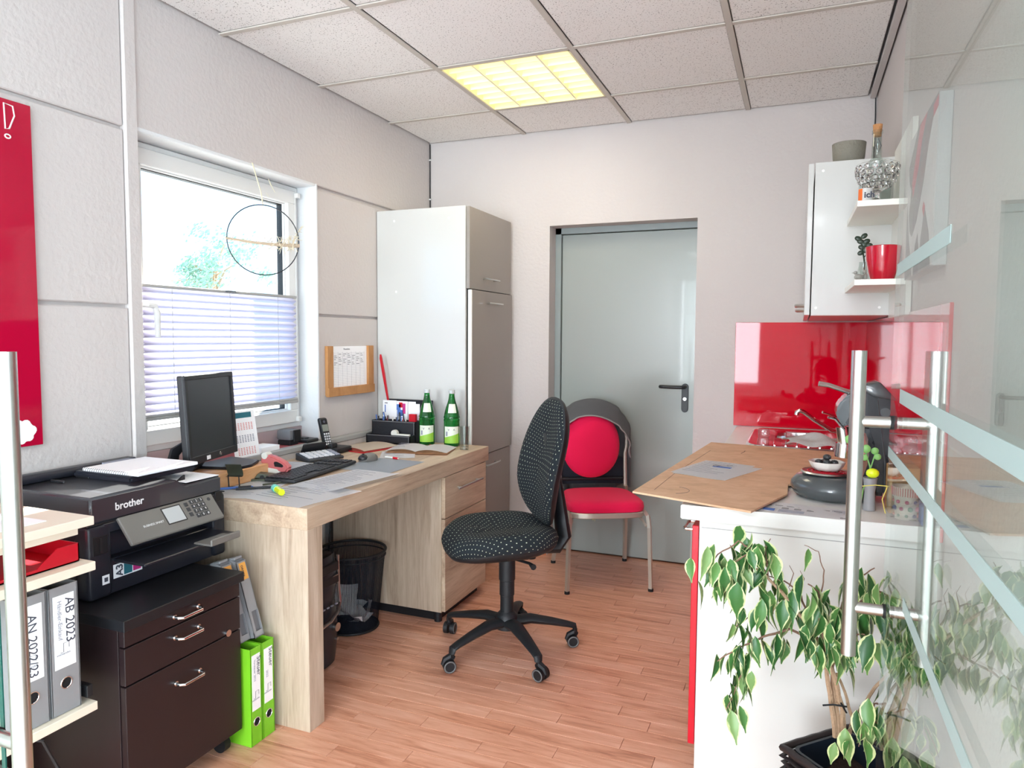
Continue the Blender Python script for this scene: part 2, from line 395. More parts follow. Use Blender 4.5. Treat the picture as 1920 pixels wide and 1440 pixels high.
# ------------------------------------------------------------------ setting
XL, XR, YB, CZ = -2.164, .32, 3.96, 2.497
YD = 4.09                                   # steel door plane
fl = struct('floor', 'orange-brown laminate floor of narrow planks running across the room', 'floor')
pw, pl = .0655, .47
plank_me = {}
def plank(x0, x1, y0, y1):
    key = (round(x1-x0, 3), round(y1-y0, 3))
    if key not in plank_me:
        o = MB().box(0, x1-x0-.0012, 0, y1-y0-.0012, -.012, 0, bev=.0007).build('plank', 'laminate', fl, smooth=False, local=True)
        plank_me[key] = o.data
    else:
        o = bpy.data.objects.new('plank', plank_me[key]); COL.objects.link(o); o.parent = fl
    o.location = (x0, y0, 0)
rest = MB(); npl = 0
for r in range(-100, 43):
    y0 = 1.36 + r*pw; off = (r*.37 % 1)*pl + (.06 if r % 3 else 0)
    inside = r >= 0
    xa, xb = (XL, .32) if inside else (-2.4, 3.2)
    if y0 < .54: continue
    if y0+pw > YB-.004 and y0 < YB: pass
    x = xa - off
    while x < xb:
        x0, x1 = max(x, xa), min(x+pl, xb)
        yy1 = min(y0+pw, YD+.02)
        if y0 > YB-.03: x0, x1 = max(x0, -1.40), min(x1, -.50)
        if x1-x0 > .02 and yy1-y0 > .01:
            vis = inside and x0 < -.15 and not (x1 < -1.9 and y0 < 1.8)
            if vis and npl < 292: plank(x0, x1, y0, yy1); npl += 1
            else: rest.box(x0, x1-.001, y0, yy1-.001, -.012, 0)
        x += pl
rest.build('plank', 'laminate', fl, smooth=False, kind='stuff')
MB().box(-2.4, 3.3, -5.3, .545, -.012, .0005).build('shop_floor', 'shop_floor', fl, smooth=False)
MB().box(-2.6, 3.4, -5.6, 4.3, -.1, -.0125).build('subfloor', 'wall_paint_dark', fl, smooth=False)

ce = struct('ceiling', 'suspended ceiling of pitted white mineral fibre tiles in a metal grid', 'ceiling')
GX, GY, T = -1.532, 2.243, .625
tile_me = {}
xs = [XL, GX, GX+T, GX+2*T, .29]
ys = [GY+T*k for k in range(-4, 3)] + [YB-.004]
def tile(x0, x1, y0, y1):
    key = (round(x1-x0, 3), round(y1-y0, 3))
    if key not in tile_me:
        o = MB().box(.0145, x1-x0-.0125, .0145, y1-y0-.0125, .003, .018, bev=.003).build('ceiling_tile', 'ceiling_tile', ce, smooth=False, local=True); tile_me[key] = o.data
    else:
        o = bpy.data.objects.new('ceiling_tile', tile_me[key]); COL.objects.link(o); o.parent = ce
    o.location = (x0, y0, CZ)
for i in range(4):
    for j in range(len(ys)-1):
        if i == 1 and abs(ys[j]-(GY+T)) < .01: continue          # the lamp's cell
        tile(xs[i], xs[i+1], ys[j], ys[j+1])
for x in xs[1:4]:
    MB().box(x-.012, x+.012, ys[0], YB-.006, CZ-.002, CZ+.004, bev=.001).build('ceiling_rail', 'ceiling_rail', ce, smooth=False)
for y in ys[1:-1]:
    for i in range(4):
        MB().box(xs[i]+(.012 if i else 0), xs[i+1]-.012, y-.012, y+.012, CZ-.002, CZ+.004, bev=.001).build('ceiling_rail', 'ceiling_rail', ce, smooth=False)
MB().box(.288, .312, ys[0], YB-.01, CZ-.012, CZ+.012, bev=.001).build('edge_rail', 'wall_paint', ce, smooth=False)
MB().box(-2.6, 3.4, -5.6, ys[0], CZ, CZ+.02).build('shop_ceiling', 'shop_wall', ce, smooth=False)
MB().box(-2.6, 3.4, -5.6, 4.4, CZ+.12, CZ+.2).build('slab', 'wall_paint', ce, smooth=False)

# left wall: grooved panels round a window opening
WY0, WY1, WZ0, WZ1, WX = 1.842, 2.825, .80, 2.02, -2.267
wl = struct('wall_left', 'off-white left wall of grooved panels with the window', 'wall')
b = MB()
b.box(-2.40, -2.18, -5.6, WY0-.012, -.1, CZ+.1); b.box(-2.40, -2.18, WY1+.014, 4.3, -.1, CZ+.1); b.box(-2.40, -2.18, WY0-.012, WY1+.014, -.1, WZ0-.03); b.box(-2.40, -2.18, WY0-.012, WY1+.014, WZ1+.014, CZ+.1)
b.build('wall_core', 'wall_paint', wl, smooth=False)
G = .006
def panel(y0, y1, z0, z1, f=0): MB().box(-2.2, XL+f, y0+G*.3, y1-G*.3, z0+G, z1-G, bev=.004).build('wall_panel', 'wall_paint', wl, smooth=False)
panel(-.6, 1.79, 2.015, CZ+.03); panel(WY0-.003, YB, 2.022, CZ+.03, .001)
for z0, z1 in ((0, .79), (.79, 1.407), (1.407, 2.015)):
    panel(-.6, 1.79, z0, z1)
    if z0: panel(WY1+.006, YB, z0, z1)
panel(WY1+.006, YB, 0, .79); panel(1.84, WY1+.006, 0, .79)
MB().box(-2.2, XL+.012, 1.79, 1.838, 0, CZ, bev=.003).build('pilaster_strip', 'wall_paint', wl, smooth=False)
# reveal lining
b = MB(); b.box(-2.405, XL+.004, WY1, WY1+.014, WZ0, WZ1+.014, bev=.003); b.build('reveal_side', 'reveal_white', wl, smooth=False)
MB().box(-2.405, XL, WY0-.012, WY0, WZ0, WZ1, bev=.002).build('reveal_side', 'reveal_white', wl, smooth=False)
MB().box(-2.405, XL+.003, WY0-.012, WY1, WZ1, WZ1+.014, bev=.003).build('reveal_head', 'reveal_white', wl, smooth=False)
MB().box(-2.405, XL+.002, WY0, WY1, WZ0-.03, WZ0, bev=.002).build('window_board', 'red_sill', wl, smooth=False)
MB().box(-2.33, -2.262, WY0, WY1, WZ0, .866).build('frame_packer', 'mauve', wl, smooth=False)
# the cable trunking below the window
tk = struct('trim_1', 'grey aluminium cable trunking along the wall above the desk', 'trim')
MB().box(XL, XL+.045, 1.9, 3.36, .776, .80, bev=.003).build('trunking_lid', 'alu_paint', tk, smooth=False)
MB().box(XL, XL+.04, 1.9, 3.36, .70, .776, bev=.002).build('trunking_body', 'wall_paint', tk, smooth=False)
# outer wall thickness outside the window

wb_ = struct('wall_back', 'off-white back wall with the grey steel door', 'wall')
DX0, DX1, DZ = -1.37, -.527, 1.957
b = MB(); b.box(-2.5, DX0, YB, 4.3, -.1, CZ+.1); b.box(DX1, .6, YB, 4.3, -.1, CZ+.1); b.box(DX0, DX1, YB, 4.3, DZ, CZ+.1); b.build('wall_face', 'wall_paint', wb_, smooth=False)
MB().box(DX0-.2, DX1+.2, 4.3, 4.4, -.1, 2.4).build('wall_core', 'wall_paint', wb_, smooth=False)
wr = struct('wall_right', 'white right wall behind the kitchen counter', 'wall')
MB().box(XR, .6, .62, YB+.1, -.1, CZ+.1).build('wall_face', 'wall_paint', wr, smooth=False)
MB().box(.6, 3.3, .62, .8, -.1, CZ+.1).build('wall_return', 'shop_wall', wr, smooth=False)
# shop behind the camera
ws = struct('wall_rear', 'pale shop wall with a wide window behind the camera', 'wall')
b = MB(); b.box(-2.5, 3.4, -5.3, -5.15, -.1, .5); b.box(-2.5, 3.4, -5.3, -5.15, 2.35, CZ+.1); b.box(-2.5, -2.05, -5.3, -5.15, .5, 2.35); b.box(3.1, 3.4, -5.3, -5.15, .5, 2.35); b.box(-.62, 1.15, -5.3, -5.15, .5, 2.35)
b.build('wall_face', 'shop_wall', ws, smooth=False)
b = MB()
for x in (-1.35, 2.1): b.box(x-.03, x+.03, -5.26, -5.18, .5, 2.35)
b.box(-2, -.62, -5.25, -5.19, 1.75, 1.8); b.box(1.15, 3.1, -5.25, -5.19, 1.75, 1.8); b.build('window_mullion', 'upvc', ws, smooth=False)
w2 = struct('wall_side', 'pale shop side wall with a window behind the camera', 'wall')
b = MB(); b.box(3.2, 3.35, -5.3, .8, -.1, .6); b.box(3.2, 3.35, -5.3, .8, 2.3, CZ+.1); b.box(3.2, 3.35, -1.0, .8, .6, 2.3); b.box(3.2, 3.35, -5.3, -4.4, .6, 2.3)
b.build('wall_face', 'shop_wall', w2, smooth=False)

bb = struct('baseboard_back', 'orange wood baseboard on the back wall', 'baseboard')
MB().box(-1.6, DX0-.002, YB-.014, YB, 0, .05, bev=.003).build('board', 'baseboard_wood', bb, smooth=False)
MB().box(DX1+.002, -.23, YB-.014, YB, 0, .05, bev=.003).build('board', 'baseboard_wood', bb, smooth=False)

# window
wi = struct('window_1', 'white plastic window with a tilt handle and clear glass', 'window')
def ring(mb, xa, xb, y0, y1, z0, z1, w, bev=.004):
    mb.box(xa, xb, y0, y1, z0, z0+w, bev=bev); mb.box(xa, xb, y0, y1, z1-w, z1, bev=bev); mb.box(xa, xb, y0, y0+w, z0+w-.002, z1-w+.002, bev=bev); mb.box(xa, xb, y1-w, y1, z0+w-.002, z1-w+.002, bev=bev)
b = MB(); ring(b, -2.335, WX, WY0+.002, WY1-.002, .864, WZ1-.002, .045); b.build('window_frame', 'upvc', wi, smooth=False)
b = MB(); ring(b, -2.32, WX+.016, WY0+.028, WY1-.03, .89, WZ1-.025, .062); ring(b, -2.315, WX-.004, WY0+.085, WY1-.087, .947, WZ1-.082, .012, .002)
b.build('sash', 'upvc', wi, smooth=False)
b = MB(); ring(b, -2.31, WX-.014, WY0+.094, WY1-.096, .956, WZ1-.091, .006, .001); b.build('seal', 'soft_black', wi, smooth=False)
MB().box(-2.296, -2.290, WY0+.09, WY1-.092, .95, WZ1-.086).build('pane', 'window_glass', wi, smooth=False)
b = MB(); xh = WX+.016
b.cyl((xh, 1.893, 1.417), (xh+.012, 1.893, 1.417), .016, n=20); h = b.build('handle_rosette', 'upvc', wi)
b = MB(); b.tube([(xh+.01, 1.893, 1.417), (xh+.04, 1.893, 1.417), (xh+.052, 1.90, 1.417), (xh+.054, 1.925, 1.414), (xh+.054, 1.936, 1.39), (xh+.054, 1.937, 1.30)], [.009, .009, .011, .012, .012, .010], n=10)
b.build('handle', 'upvc', wi)
for y, z in ((1.878, 1.975), (2.79, 1.975), (1.895, .877), (2.78, .905)):
    MB().box(xh, xh+.02, y-.012, y+.012, z-.012, z+.012, bev=.003).build('blind_bracket', 'upvc', wi, smooth=False)

# pleated blind
bl = thing('pleated_blind', 'half-raised white pleated blind glowing with sun in the window', 'blind', (-2.2, 2.28, 1.0))
BX, BY0, BY1 = -2.225, 1.893, 2.74
Z0, Z1, NP = 1.012, 1.484, 17
t = bmesh.new()
b = MB()
def zz(u, v):
    k = u*NP*2; i = int(round(k)); amp = .011
    return (BX + (amp if i % 2 else -amp), BY0+(BY1-BY0)*v, Z0+(Z1-Z0)*u + 0)
b.grid(zz, NP*2, 1); b.build('pleated_fabric', 'blind', bl, smooth=False)
MB().box(BX-.011, BX+.011, BY0-.004, BY1+.004, Z1, Z1+.012, bev=.002).build('top_rail', 'alu_paint', bl, smooth=False)
b = MB(); b.box(BX-.012, BX+.012, BY0-.004, BY1+.004, Z0-.022, Z0-.010, bev=.002); b.box(BX-.011, BX+.011, BY0-.002, BY1+.002, Z0-.010, Z0, bev=.002); b.build('bottom_rail', 'alu_paint', bl, smooth=False)
MB().box(BX+.011, BX+.02, 2.29, 2.345, Z1+.004, Z1+.011, bev=.002).build('pull_tab', 'clear_plastic', bl, smooth=False)
for y in (2.02, 2.315, 2.61): MB().cyl((BX+.012, y, Z0-.01), (BX+.012, y, Z1+.005), .0010, n=5).build('lift_cord', 'alu_paint', bl)
for y in (BY0-.006, BY1+.006): MB().cyl((BX+.006, y, .90), (BX+.006, y, 1.975), .0009, n=5).build('guide_cord', 'upvc', bl)

# steel door
d1 = struct('door_1', 'grey painted steel door closed in a deep opening', 'door')
b = MB(); b.box(DX0, DX0+.035, YD-.02, YD+.06, 0, DZ); b.box(DX1-.035+.03, DX1, YD-.02, YD+.06, 0, DZ); b.box(DX0, DX1, YD-.02, YD+.06, DZ-.035, DZ)
b.build('door_frame', 'steel_frame', d1, smooth=False)
MB().box(DX0+.037, DX1-.008, YD, YD+.045, .008, DZ-.038, bev=.003).build('door_leaf', 'steel_door', d1, smooth=False)
b = MB()
t = []
cx = -.592
prof = [(cx+.019*math.cos(a), YD, .905+.02*math.sin(a)) for a in [PI+PI*i/8 for i in range(9)]] + [(cx+.019*math.cos(a), YD, 1.03+.02*math.sin(a)) for a in [PI*i/8 for i in range(9)]]
b.prism(prof, (0, -.008, 0), bev=.002); hp = b.build('handle_plate', 'black_plastic', d1, smooth=True)
b = MB(); b.tube([(cx, YD-.006, 1.03), (cx, YD-.045, 1.03), (cx-.012, YD-.054, 1.03), (cx-.07, YD-.056, 1.03), (cx-.125, YD-.055, 1.031), (cx-.135, YD-.045, 1.031)], .0095, n=12)
b.build('door_handle', 'black_plastic', d1)
MB().cyl((cx, YD-.008, .962), (cx, YD-.013, .962), .010, n=16).build('lock_cylinder', 'chrome', d1)

# double glass door at the entrance: right leaf open against the right wall
d2 = struct('door_2', 'open frameless glass door leaf with frosted stripes on the right', 'door')
GXR = .168
MB().box(GXR-.004, GXR+.004, .60, 1.502, .01, 2.42, bev=.0006).build('glass_pane', 'door_glass', d2, smooth=False)
for (y0, y1, z, hh) in ((.985, 1.478, 1.434, .011), (.60, 1.372, 1.211, .012), (.60, 1.502, 1.096, .010), (.60, 1.235, .893, .011)):
    MB().box(GXR-.0049, GXR-.0043, y0, y1, z-hh, z+hh).build('frosted_stripe', 'frost', d2, smooth=False)
def pull(parent, x, y, z0, z1, side, sy=0):
    """one bar of a pair of tubular pulls with its two standoffs; side=-1/+1 of the pane at x"""
    xb = x + side*.064
    o = MB().cyl((xb, y, z0), (xb, y, z1), .0133, n=40).build('pull_bar', 'brushed', parent)
    for z in (z0+.092, z1-.131):
        MB().cyl((x+side*.004, y, z), (xb, y, z), .0105, n=28).build('standoff', 'brushed', parent)
        MB().cyl((x+side*.0041, y, z), (x+side*.009, y, z), .0128, n=28).build('gasket_ring', 'rubber', parent)
pull(d2, GXR, 1.45, .712, 1.287, -1); pull(d2, GXR, 1.45, .712, 1.287, 1)
d3 = struct('door_3', 'open glass door leaf at the left edge with a tubular steel pull', 'door')
GXL = -1.112
MB().box(GXL-.004, GXL+.004, -.15, .678, .01, 2.42, bev=.0006).build('glass_pane', 'door_glass', d3, smooth=False)
MB().box(GXL-.0042, GXL+.0042, .6765, .6785, .01, 2.42).build('pane_edge', 'glass_edge', d3, smooth=False)
pull(d3, GXL, .664, .61, 1.283, 1)
o = MB().cyl((GXL-.064, .664, .61), (GXL-.064, .664, 1.283), .0133, n=32).build('pull_bar', 'brushed', d3)

# kitchen splashback in red glass, one sheet on each wall
sp1 = struct('trim_2', 'glossy red glass splashback on the back wall', 'splashback')
MB().box(-.314, .314, YB-.008, YB, .842, 1.392, bev=.001).build('glass_panel', 'red_gloss', sp1, smooth=False)
MB().box(XR-.008, XR, 1.85, YB-.009, .842, 1.392, bev=.001).build('glass_panel', 'red_gloss', sp1, smooth=False)

# ceiling lamp
lp = thing('ceiling_lamp', 'square recessed louvre ceiling lamp with warm yellow light', 'lamp', (GX+T/2, GY+1.5*T, CZ))
lx0, lx1, ly0, ly1 = GX+.012, GX+T-.012, GY+T+.012, GY+2*T-.012
b = MB(); ring3 = [(lx0, lx0+.008, ly0, ly1), (lx1-.008, lx1, ly0, ly1), (lx0, lx1, ly0, ly0+.008), (lx0, lx1, ly1-.008, ly1)]
for a in ring3: b.box(a[0], a[1], a[2], a[3], CZ-.002, CZ+.06)
b.build('lamp_frame', 'lamp_white', lp, smooth=False)
b = MB(); b.box(lx0-.01, lx1+.01, ly0-.01, ly1+.01, CZ+.064, CZ+.068); b.box(lx0-.010, lx0-.004, ly0-.01, ly1+.01, CZ+.006, CZ+.066); b.box(lx1+.004, lx1+.010, ly0-.01, ly1+.01, CZ+.006, CZ+.066); b.box(lx0-.01, lx1+.01, ly0-.010, ly0-.004, CZ+.006, CZ+.066); b.box(lx0-.01, lx1+.01, ly1+.004, ly1+.010, CZ+.006, CZ+.066)
b.build('lamp_housing', 'alu_paint', lp, smooth=False)
MB().box(lx0, lx1, ly0, ly1, CZ+.058, CZ+.062).build('reflector', 'lamp_glow', lp, smooth=False)
for i in range(1, 4):
    x = lx0+(lx1-lx0)*i/4
    MB().prism([(x-.004, ly0+.008, CZ), (x+.004, ly0+.008, CZ), (x+.012, ly0+.008, CZ+.05), (x-.012, ly0+.008, CZ+.05)], (0, ly1-ly0-.016, 0)).build('louvre_blade', 'lamp_louvre', lp, smooth=False)
for j in range(1, 8):
    y = ly0+(ly1-ly0)*j/8
    for i in range(4):
        xa, xb = lx0+(lx1-lx0)*i/4+.005, lx0+(lx1-lx0)*(i+1)/4-.005
        MB().prism([(xa, y-.002, CZ+.004), (xa, y+.002, CZ+.004), (xa, y+.009, CZ+.045), (xa, y-.009, CZ+.045)], (xb-xa, 0, 0)).build('louvre_blade', 'lamp_louvre', lp, smooth=False)
ld = bpy.data.lights.new('ceiling_lamp_light', 'AREA'); ld.shape = 'RECTANGLE'; ld.size = .56; ld.size_y = .56; ld.energy = 4; ld.color = (1, .95, .84)
lo = bpy.data.objects.new('ceiling_lamp_light', ld); COL.objects.link(lo); lo.location = (GX+T/2, GY+1.5*T, CZ-.004)

# corner cables
cb = thing('corner_cable', 'thin grey cable running down the corner above the tall cabinet', 'cable', (XL+.006, YB-.006, 2.0))
MB().tube([(XL+.006, YB-.006, CZ), (XL+.007, YB-.007, 2.42), (XL+.006, YB-.006, 2.2), (XL+.008, YB-.006, 2.0), (XL+.008, YB-.006, 1.2)], .0035, n=6).build('cable', 'cable', cb)
b = MB()
for z in (2.40, 2.16): b.box(XL, XL+.016, YB-.014, YB-.001, z-.004, z+.004, bev=.001)
b.build('cable_clip', 'upvc', cb, smooth=False)
cb = thing('corner_cable', 'thin dark cable running down the corner behind the stoppered decanter', 'cable', (XR-.006, YB-.006, 2.0))
MB().tube([(XR-.03, YB-.006, CZ-.004), (XR-.008, YB-.006, CZ-.01), (XR-.006, YB-.006, 2.4), (XR-.007, YB-.006, 1.9)], .0032, n=6).build('cable', 'cable', cb)
MB().box(XR-.014, XR-.001, YB-.014, YB-.001, 2.30, 2.308, bev=.001).build('cable_clip', 'upvc', cb, smooth=False)

# outside
gr = struct('ground', 'pale ground outside the window', 'ground')
MB().box(-60, -2.55, -30, 50, -.4, -.3).build('ground_slab', 'outside_ground', gr, smooth=False)
def outside_tree(px, py, depthY, hgt, sc, label):
    c = at(px, py, depthY); tr = thing('tree', label, 'tree', (c.x, c.y, -.3)); rr = random.Random(int(px))
    b = MB(); b.tube([(c.x, c.y, -.3), (c.x+.1, c.y, c.z*.6), (c.x-.05, c.y+.1, c.z+.2)], [.16*sc, .1*sc, .04*sc], n=8)
    for k in range(9):
        a = rr.uniform(0, 2*PI); e = Vector((c.x+math.cos(a)*rr.uniform(.6, 1.3)*sc, c.y+math.sin(a)*rr.uniform(.6, 1.3)*sc, c.z+rr.uniform(-.4, 1.1)*sc))
        b.tube([(c.x, c.y, c.z-.6*sc), tuple((Vector(c)+e)/2), tuple(e)], [.05*sc, .03*sc, .012*sc], n=5)
    b.build('trunk', 'bark', tr)
    t = bmesh.new()
    cl = [Vector((rr.gauss(0, .65), rr.gauss(0, .65), rr.gauss(.1, .6)))*sc for _ in range(26)]
    for k in range(2400):
        q = cl[k % 26] + Vector((rr.gauss(0, .2), rr.gauss(0, .2), rr.gauss(0, .16)))*sc + c
        n = Vector((rr.gauss(0, 1), rr.gauss(0, 1), rr.gauss(0, 1))).normalized(); u = n.orthogonal().normalized(); w = n.cross(u); s = rr.uniform(.05, .085)*sc
        t.faces.new([t.verts.new(q+u*s), t.verts.new(q+w*s*.5), t.verts.new(q-u*s), t.verts.new(q-w*s*.5)])
    b = MB(); b._add(t); b.build('foliage', 'tree_leaf', tr, smooth=False, kind='stuff')
outside_tree(398, 522, 15, 3, .88, 'pale green leafy tree seen outside above the blind')
# ------------------------------------------------------------------ large furniture
# tall cabinet
tc_ = thing('tall_cabinet', 'tall kitchen cabinet with white side and grey doors beside the back wall', 'cabinet', (-1.9, 3.66, 0))
TX, TY0, TY1, TZ = -1.6, 3.352, 3.925, 1.988
MB().box(XL+.004, TX-.022, TY0, TY0+.018, 0, TZ, bev=.001).build('side_panel', 'white_gloss', tc_, smooth=False)
b = MB(); b.box(XL+.01, TX-.022, TY1-.018, TY1, 0, TZ); b.box(XL+.01, TX-.024, TY0+.018, TY1-.018, TZ-.018, TZ-.001); b.box(XL+.01, TX-.024, TY0+.018, TY1-.018, .1, .118); b.box(XL+.006, XL+.01, TY0+.018, TY1-.018, .1, TZ-.018)
b.build('carcass', 'white_laminate', tc_, smooth=False)
MB().box(XL+.01, TX-.06, TY0+.02, TY1-.02, 0, .1).build('plinth', 'grey_front', tc_, smooth=False)
def bar_handle(parent, x, y0, y1, z, out=.028, r=.0045, ax='y'):
    b = MB()
    b.tube([(x, y0+.03, z), (x+out, y0+.03, z)], r*.8, n=8); b.tube([(x, y1-.03, z), (x+out, y1-.03, z)], r*.8, n=8)
    b.tube([(x+out-.004, y0, z), (x+out, y0+.02, z), (x+out+.003, (y0+y1)/2, z), (x+out, y1-.02, z), (x+out-.004, y1, z)], r, n=10)
    return b.build('handle', 'brushed', parent)
dr = MB().box(TX-.02, TX, TY0+.004, TY1-.003, 1.56, TZ-.003, bev=.0015).build('door', 'grey_front', tc_, smooth=False, label='upper grey door'); bar_handle(dr, TX, 3.50, 3.70, 1.622)
dr = MB().box(TX-.012, TX+.008, TY0+.022, TY1-.003, .66, 1.555, bev=.0015).build('door', 'grey_front', tc_, smooth=False, label='tall grey middle door standing slightly ajar'); bar_handle(dr, TX+.008, 3.54, 3.73, 1.492)
MB().box(TX-.014, TX+.0075, TY0+.013, TY0+.022, .66, 1.555, bev=.001).build('door_edge', 'white_edge', dr, smooth=False, label='white door edge')
dr = MB().box(TX-.02, TX, TY0+.004, TY1-.003, .11, .654, bev=.0015).build('door', 'grey_front', tc_, smooth=False, label='lower grey door'); bar_handle(dr, TX, 3.52, 3.72, .598)
for x, z in ((-1.72, 1.93), (-2.05, 1.93), (-2.04, 1.55), (-1.66, 1.55)): MB().cyl((x, TY0+.002, z), (x, TY0-.0012, z), .006, n=12).build('screw_cap', 'wax', tc_)

# desk
DKX, DY0, DY1, DZT = -1.457, 1.84, 3.285, .75
dk = thing('desk', 'light oak desk with thick slab end and drawer pedestal under the window', 'desk', (-1.8, 2.5, 0))
MB().box(XL+.047, DKX, DY0, DY1, .678, DZT, bev=.0012).build('desktop', 'oak_flat', dk, smooth=False)
MB().box(XL+.06, DKX, DY0, DY0+.078, 0, .678, bev=.0012).build('end_panel', 'oak', dk, smooth=False)
PX = DKX-.018
b = MB(); b.box(XL+.1, PX, 2.80, 2.818, .05, .678, bev=.001); b.box(XL+.1, PX, 3.262, 3.28, .05, .678, bev=.001); b.box(XL+.1, PX, 2.818, 3.262, .05, .068); b.box(XL+.1, XL+.116, 2.818, 3.262, .068, .678)
b.build('pedestal', 'oak', dk, smooth=False)
MB().box(XL+.2, PX-.03, 2.83, 3.25, .0, .05).build('plinth', 'soft_black', dk, smooth=False)
b = MB(); b.cyl((PX-.03, 2.826, 0), (PX-.03, 2.826, .05), .018, n=16); b.build('foot', 'soft_black', dk)
d_ = MB().box(PX, PX+.018, 2.803, 3.252, .486, .675, bev=.0015).build('drawer', 'oak_flat', dk, smooth=False)
b = MB(); b.box(PX+.036, PX+.044, 2.90, 3.17, .603, .613, bev=.002); b.box(PX+.018, PX+.037, 2.93, 2.94, .605, .611); b.box(PX+.018, PX+.037, 3.13, 3.14, .605, .611); b.build('handle', 'alu', d_, smooth=False)
MB().box(PX, PX+.018, 2.803, 3.252, .055, .482, bev=.0015).build('drawer', 'oak_flat', dk, smooth=False)

# radiator behind the desk
rd = thing('radiator', 'white ribbed radiator on the wall under the window', 'radiator', (XL+.05, 2.5, .3))
for k in range(16):
    y = 2.05+.046*k; MB().box(XL+.02, XL+.075, y, y+.036, .28, .62, bev=.008, seg=2).build('fin', 'radiator', rd)
cbk = thing('computer_cable', 'grey cable hanging behind the tower under the desk', 'cable', (-2.05, 2.75, .4))
MB().tube([(-2.06, 2.78, .676), (-2.05, 2.775, .5), (-2.06, 2.76, .3), (-2.05, 2.73, .1), (-2.0, 2.6, .01)], .004, n=6).build('cable', 'cable', cbk)

# tower computer
pc = thing('tower_computer', 'black tower computer with silver trim under the desk', 'computer', (-1.85, 2.22, 0))
CX = -1.675
b = MB(); b.box(-2.08, CX-.03, 2.125, 2.305, .012, .45, bev=.004); b.build('case', 'black_plastic', pc, smooth=False)
# front: bowed bezel
def bez(u, v):
    z = .012+.438*v; y = 2.125+.18*u; return (CX-.022+.022*math.sin(PI*u)**.6+(.012*math.sin(PI*min(1, (1-v)*2.2)) if v > .5 else .014*math.sin(PI*min(1, v*1.6))), y, z)
b = MB(); b.grid(bez, 10, 16); b.build('front_bezel', 'printer_black', pc)
for z in (.335, .385):
    MB().box(CX-.012, CX+.012, 2.135, 2.292, z, z+.036, bev=.003).build('drive_cover', 'black_plastic', pc, smooth=False)
    pass
MB().box(CX+.008, CX+.0145, 2.25, 2.283, .366, .3695).build('drive_button', 'chrome', pc, smooth=False)
b = MB(); b.tube([(CX+.000, 2.300, .44), (CX+.002, 2.302, .30), (CX+.010, 2.299, .25), (CX+.022, 2.27, .226), (CX+.028, 2.215, .204), (CX+.024, 2.15, .194)], .0065, n=8); b.build('silver_trim', 'brushed', pc)
MB().cyl((CX+.012, 2.262, .165), (CX+.026, 2.262, .165), .017, n=24).build('power_button', 'brushed', pc)
MB().cyl((CX+.012, 2.262, .117), (CX+.024, 2.262, .117), .006, n=16).build('reset_button', 'brushed', pc)
b = MB()
for k in range(5): b.box(CX+.010, CX+.0155, 2.16+.026*k, 2.172+.026*k, .252, .257)
b.build('port', 'ink_light', pc, smooth=False)

# waste bin with crumpled paper
bn = thing('waste_bin', 'black wire mesh waste bin under the desk beside the tower', 'bin', (-1.83, 2.62, 0))
bc = (-1.83, 2.62)
b = MB(); b.grid(lambda u, v: (bc[0]+(.112+.036*v)*math.cos(2*PI*u), bc[1]+(.112+.036*v)*math.sin(2*PI*u), .008+.345*v), 48, 6); b.build('mesh_wall', 'mesh_metal', bn)
b = MB(); b.tube(arc((bc[0], bc[1], .353), .149, 0, 2*PI*47/48, 47), .006, n=8, closed=True); b.tube(arc((bc[0], bc[1], .008), .113, 0, 2*PI*47/48, 47), .006, n=8, closed=True); b.tube(arc((bc[0], bc[1], .33), .148, 0, 2*PI*47/48, 47), .003, n=6, closed=True)
b.build('rim', 'soft_black', bn)
MB().cyl((bc[0], bc[1], .002), (bc[0], bc[1], .006), .112, n=32).build('base', 'soft_black', bn)
rr = random.Random(3)
for k, (dx, dy, z, tilt, rot) in enumerate(((-.02, -.03, .13, 1.1, .4), (.03, -.045, .07, .35, 1.7), (-.04, .03, .055, .25, 3.0), (.05, .02, .05, .5, 4.2))):
    cr = [[rr.uniform(-.012, .012) for _ in range(6)] for _ in range(6)]
    pb = MB(); R_ = Matrix.Translation((bc[0]+dx, bc[1]+dy, z)) @ Euler((tilt, .2*k, rot)).to_matrix().to_4x4()
    pb.grid(lambda u, v: ((u-.5)*.12, (v-.5)*.13, cr[int(u*4)][int(v*4)]+.03*(u-.5)**2*4), 4, 4)
    o = pb; oo = o.bm; bmesh.ops.transform(oo, matrix=R_, verts=oo.verts)
    tag(o.build('waste_paper', 'paper', None), ['thrown away white sheet standing steepest in the waste bin', 'crumpled white sheet lying at the front of the waste bin', 'crumpled white sheet at the back bottom of the waste bin', 'crumpled white sheet at the right of the waste bin'][k], 'paper', 'paper in the waste bin')

# black rolling pedestal
pd = thing('rolling_pedestal', 'black-brown rolling drawer pedestal carrying the printer', 'cabinet', (-1.85, 1.47, 0))
QX, QY0, QY1, QZ = -1.598, 1.275, 1.69, .572
MB().box(-2.14, QX+.012, QY0-.006, QY1+.006, QZ-.03, QZ, bev=.0015).build('top_panel', 'ped_edge', pd, smooth=False)
MB().box(-2.12, QX-.02, QY0, QY1, .06, QZ-.03, bev=.001).build('carcass', 'ped_black', pd, smooth=False)
def u_handle(parent, x, yc, z, w=.085, out=.026, r=.0045):
    b = MB(); b.tube([(x, yc-w/2, z), (x+out*.7, yc-w/2, z-.002), (x+out, yc-w/2+.008, z-.003), (x+out, yc+w/2-.008, z-.003), (x+out*.7, yc+w/2, z-.002), (x, yc+w/2, z)], r, n=10)
    b.cyl((x, yc-w/2, z), (x+.004, yc-w/2, z), .007); b.cyl((x, yc+w/2, z), (x+.004, yc+w/2, z), .007)
    return b.build('handle', 'chrome', parent)
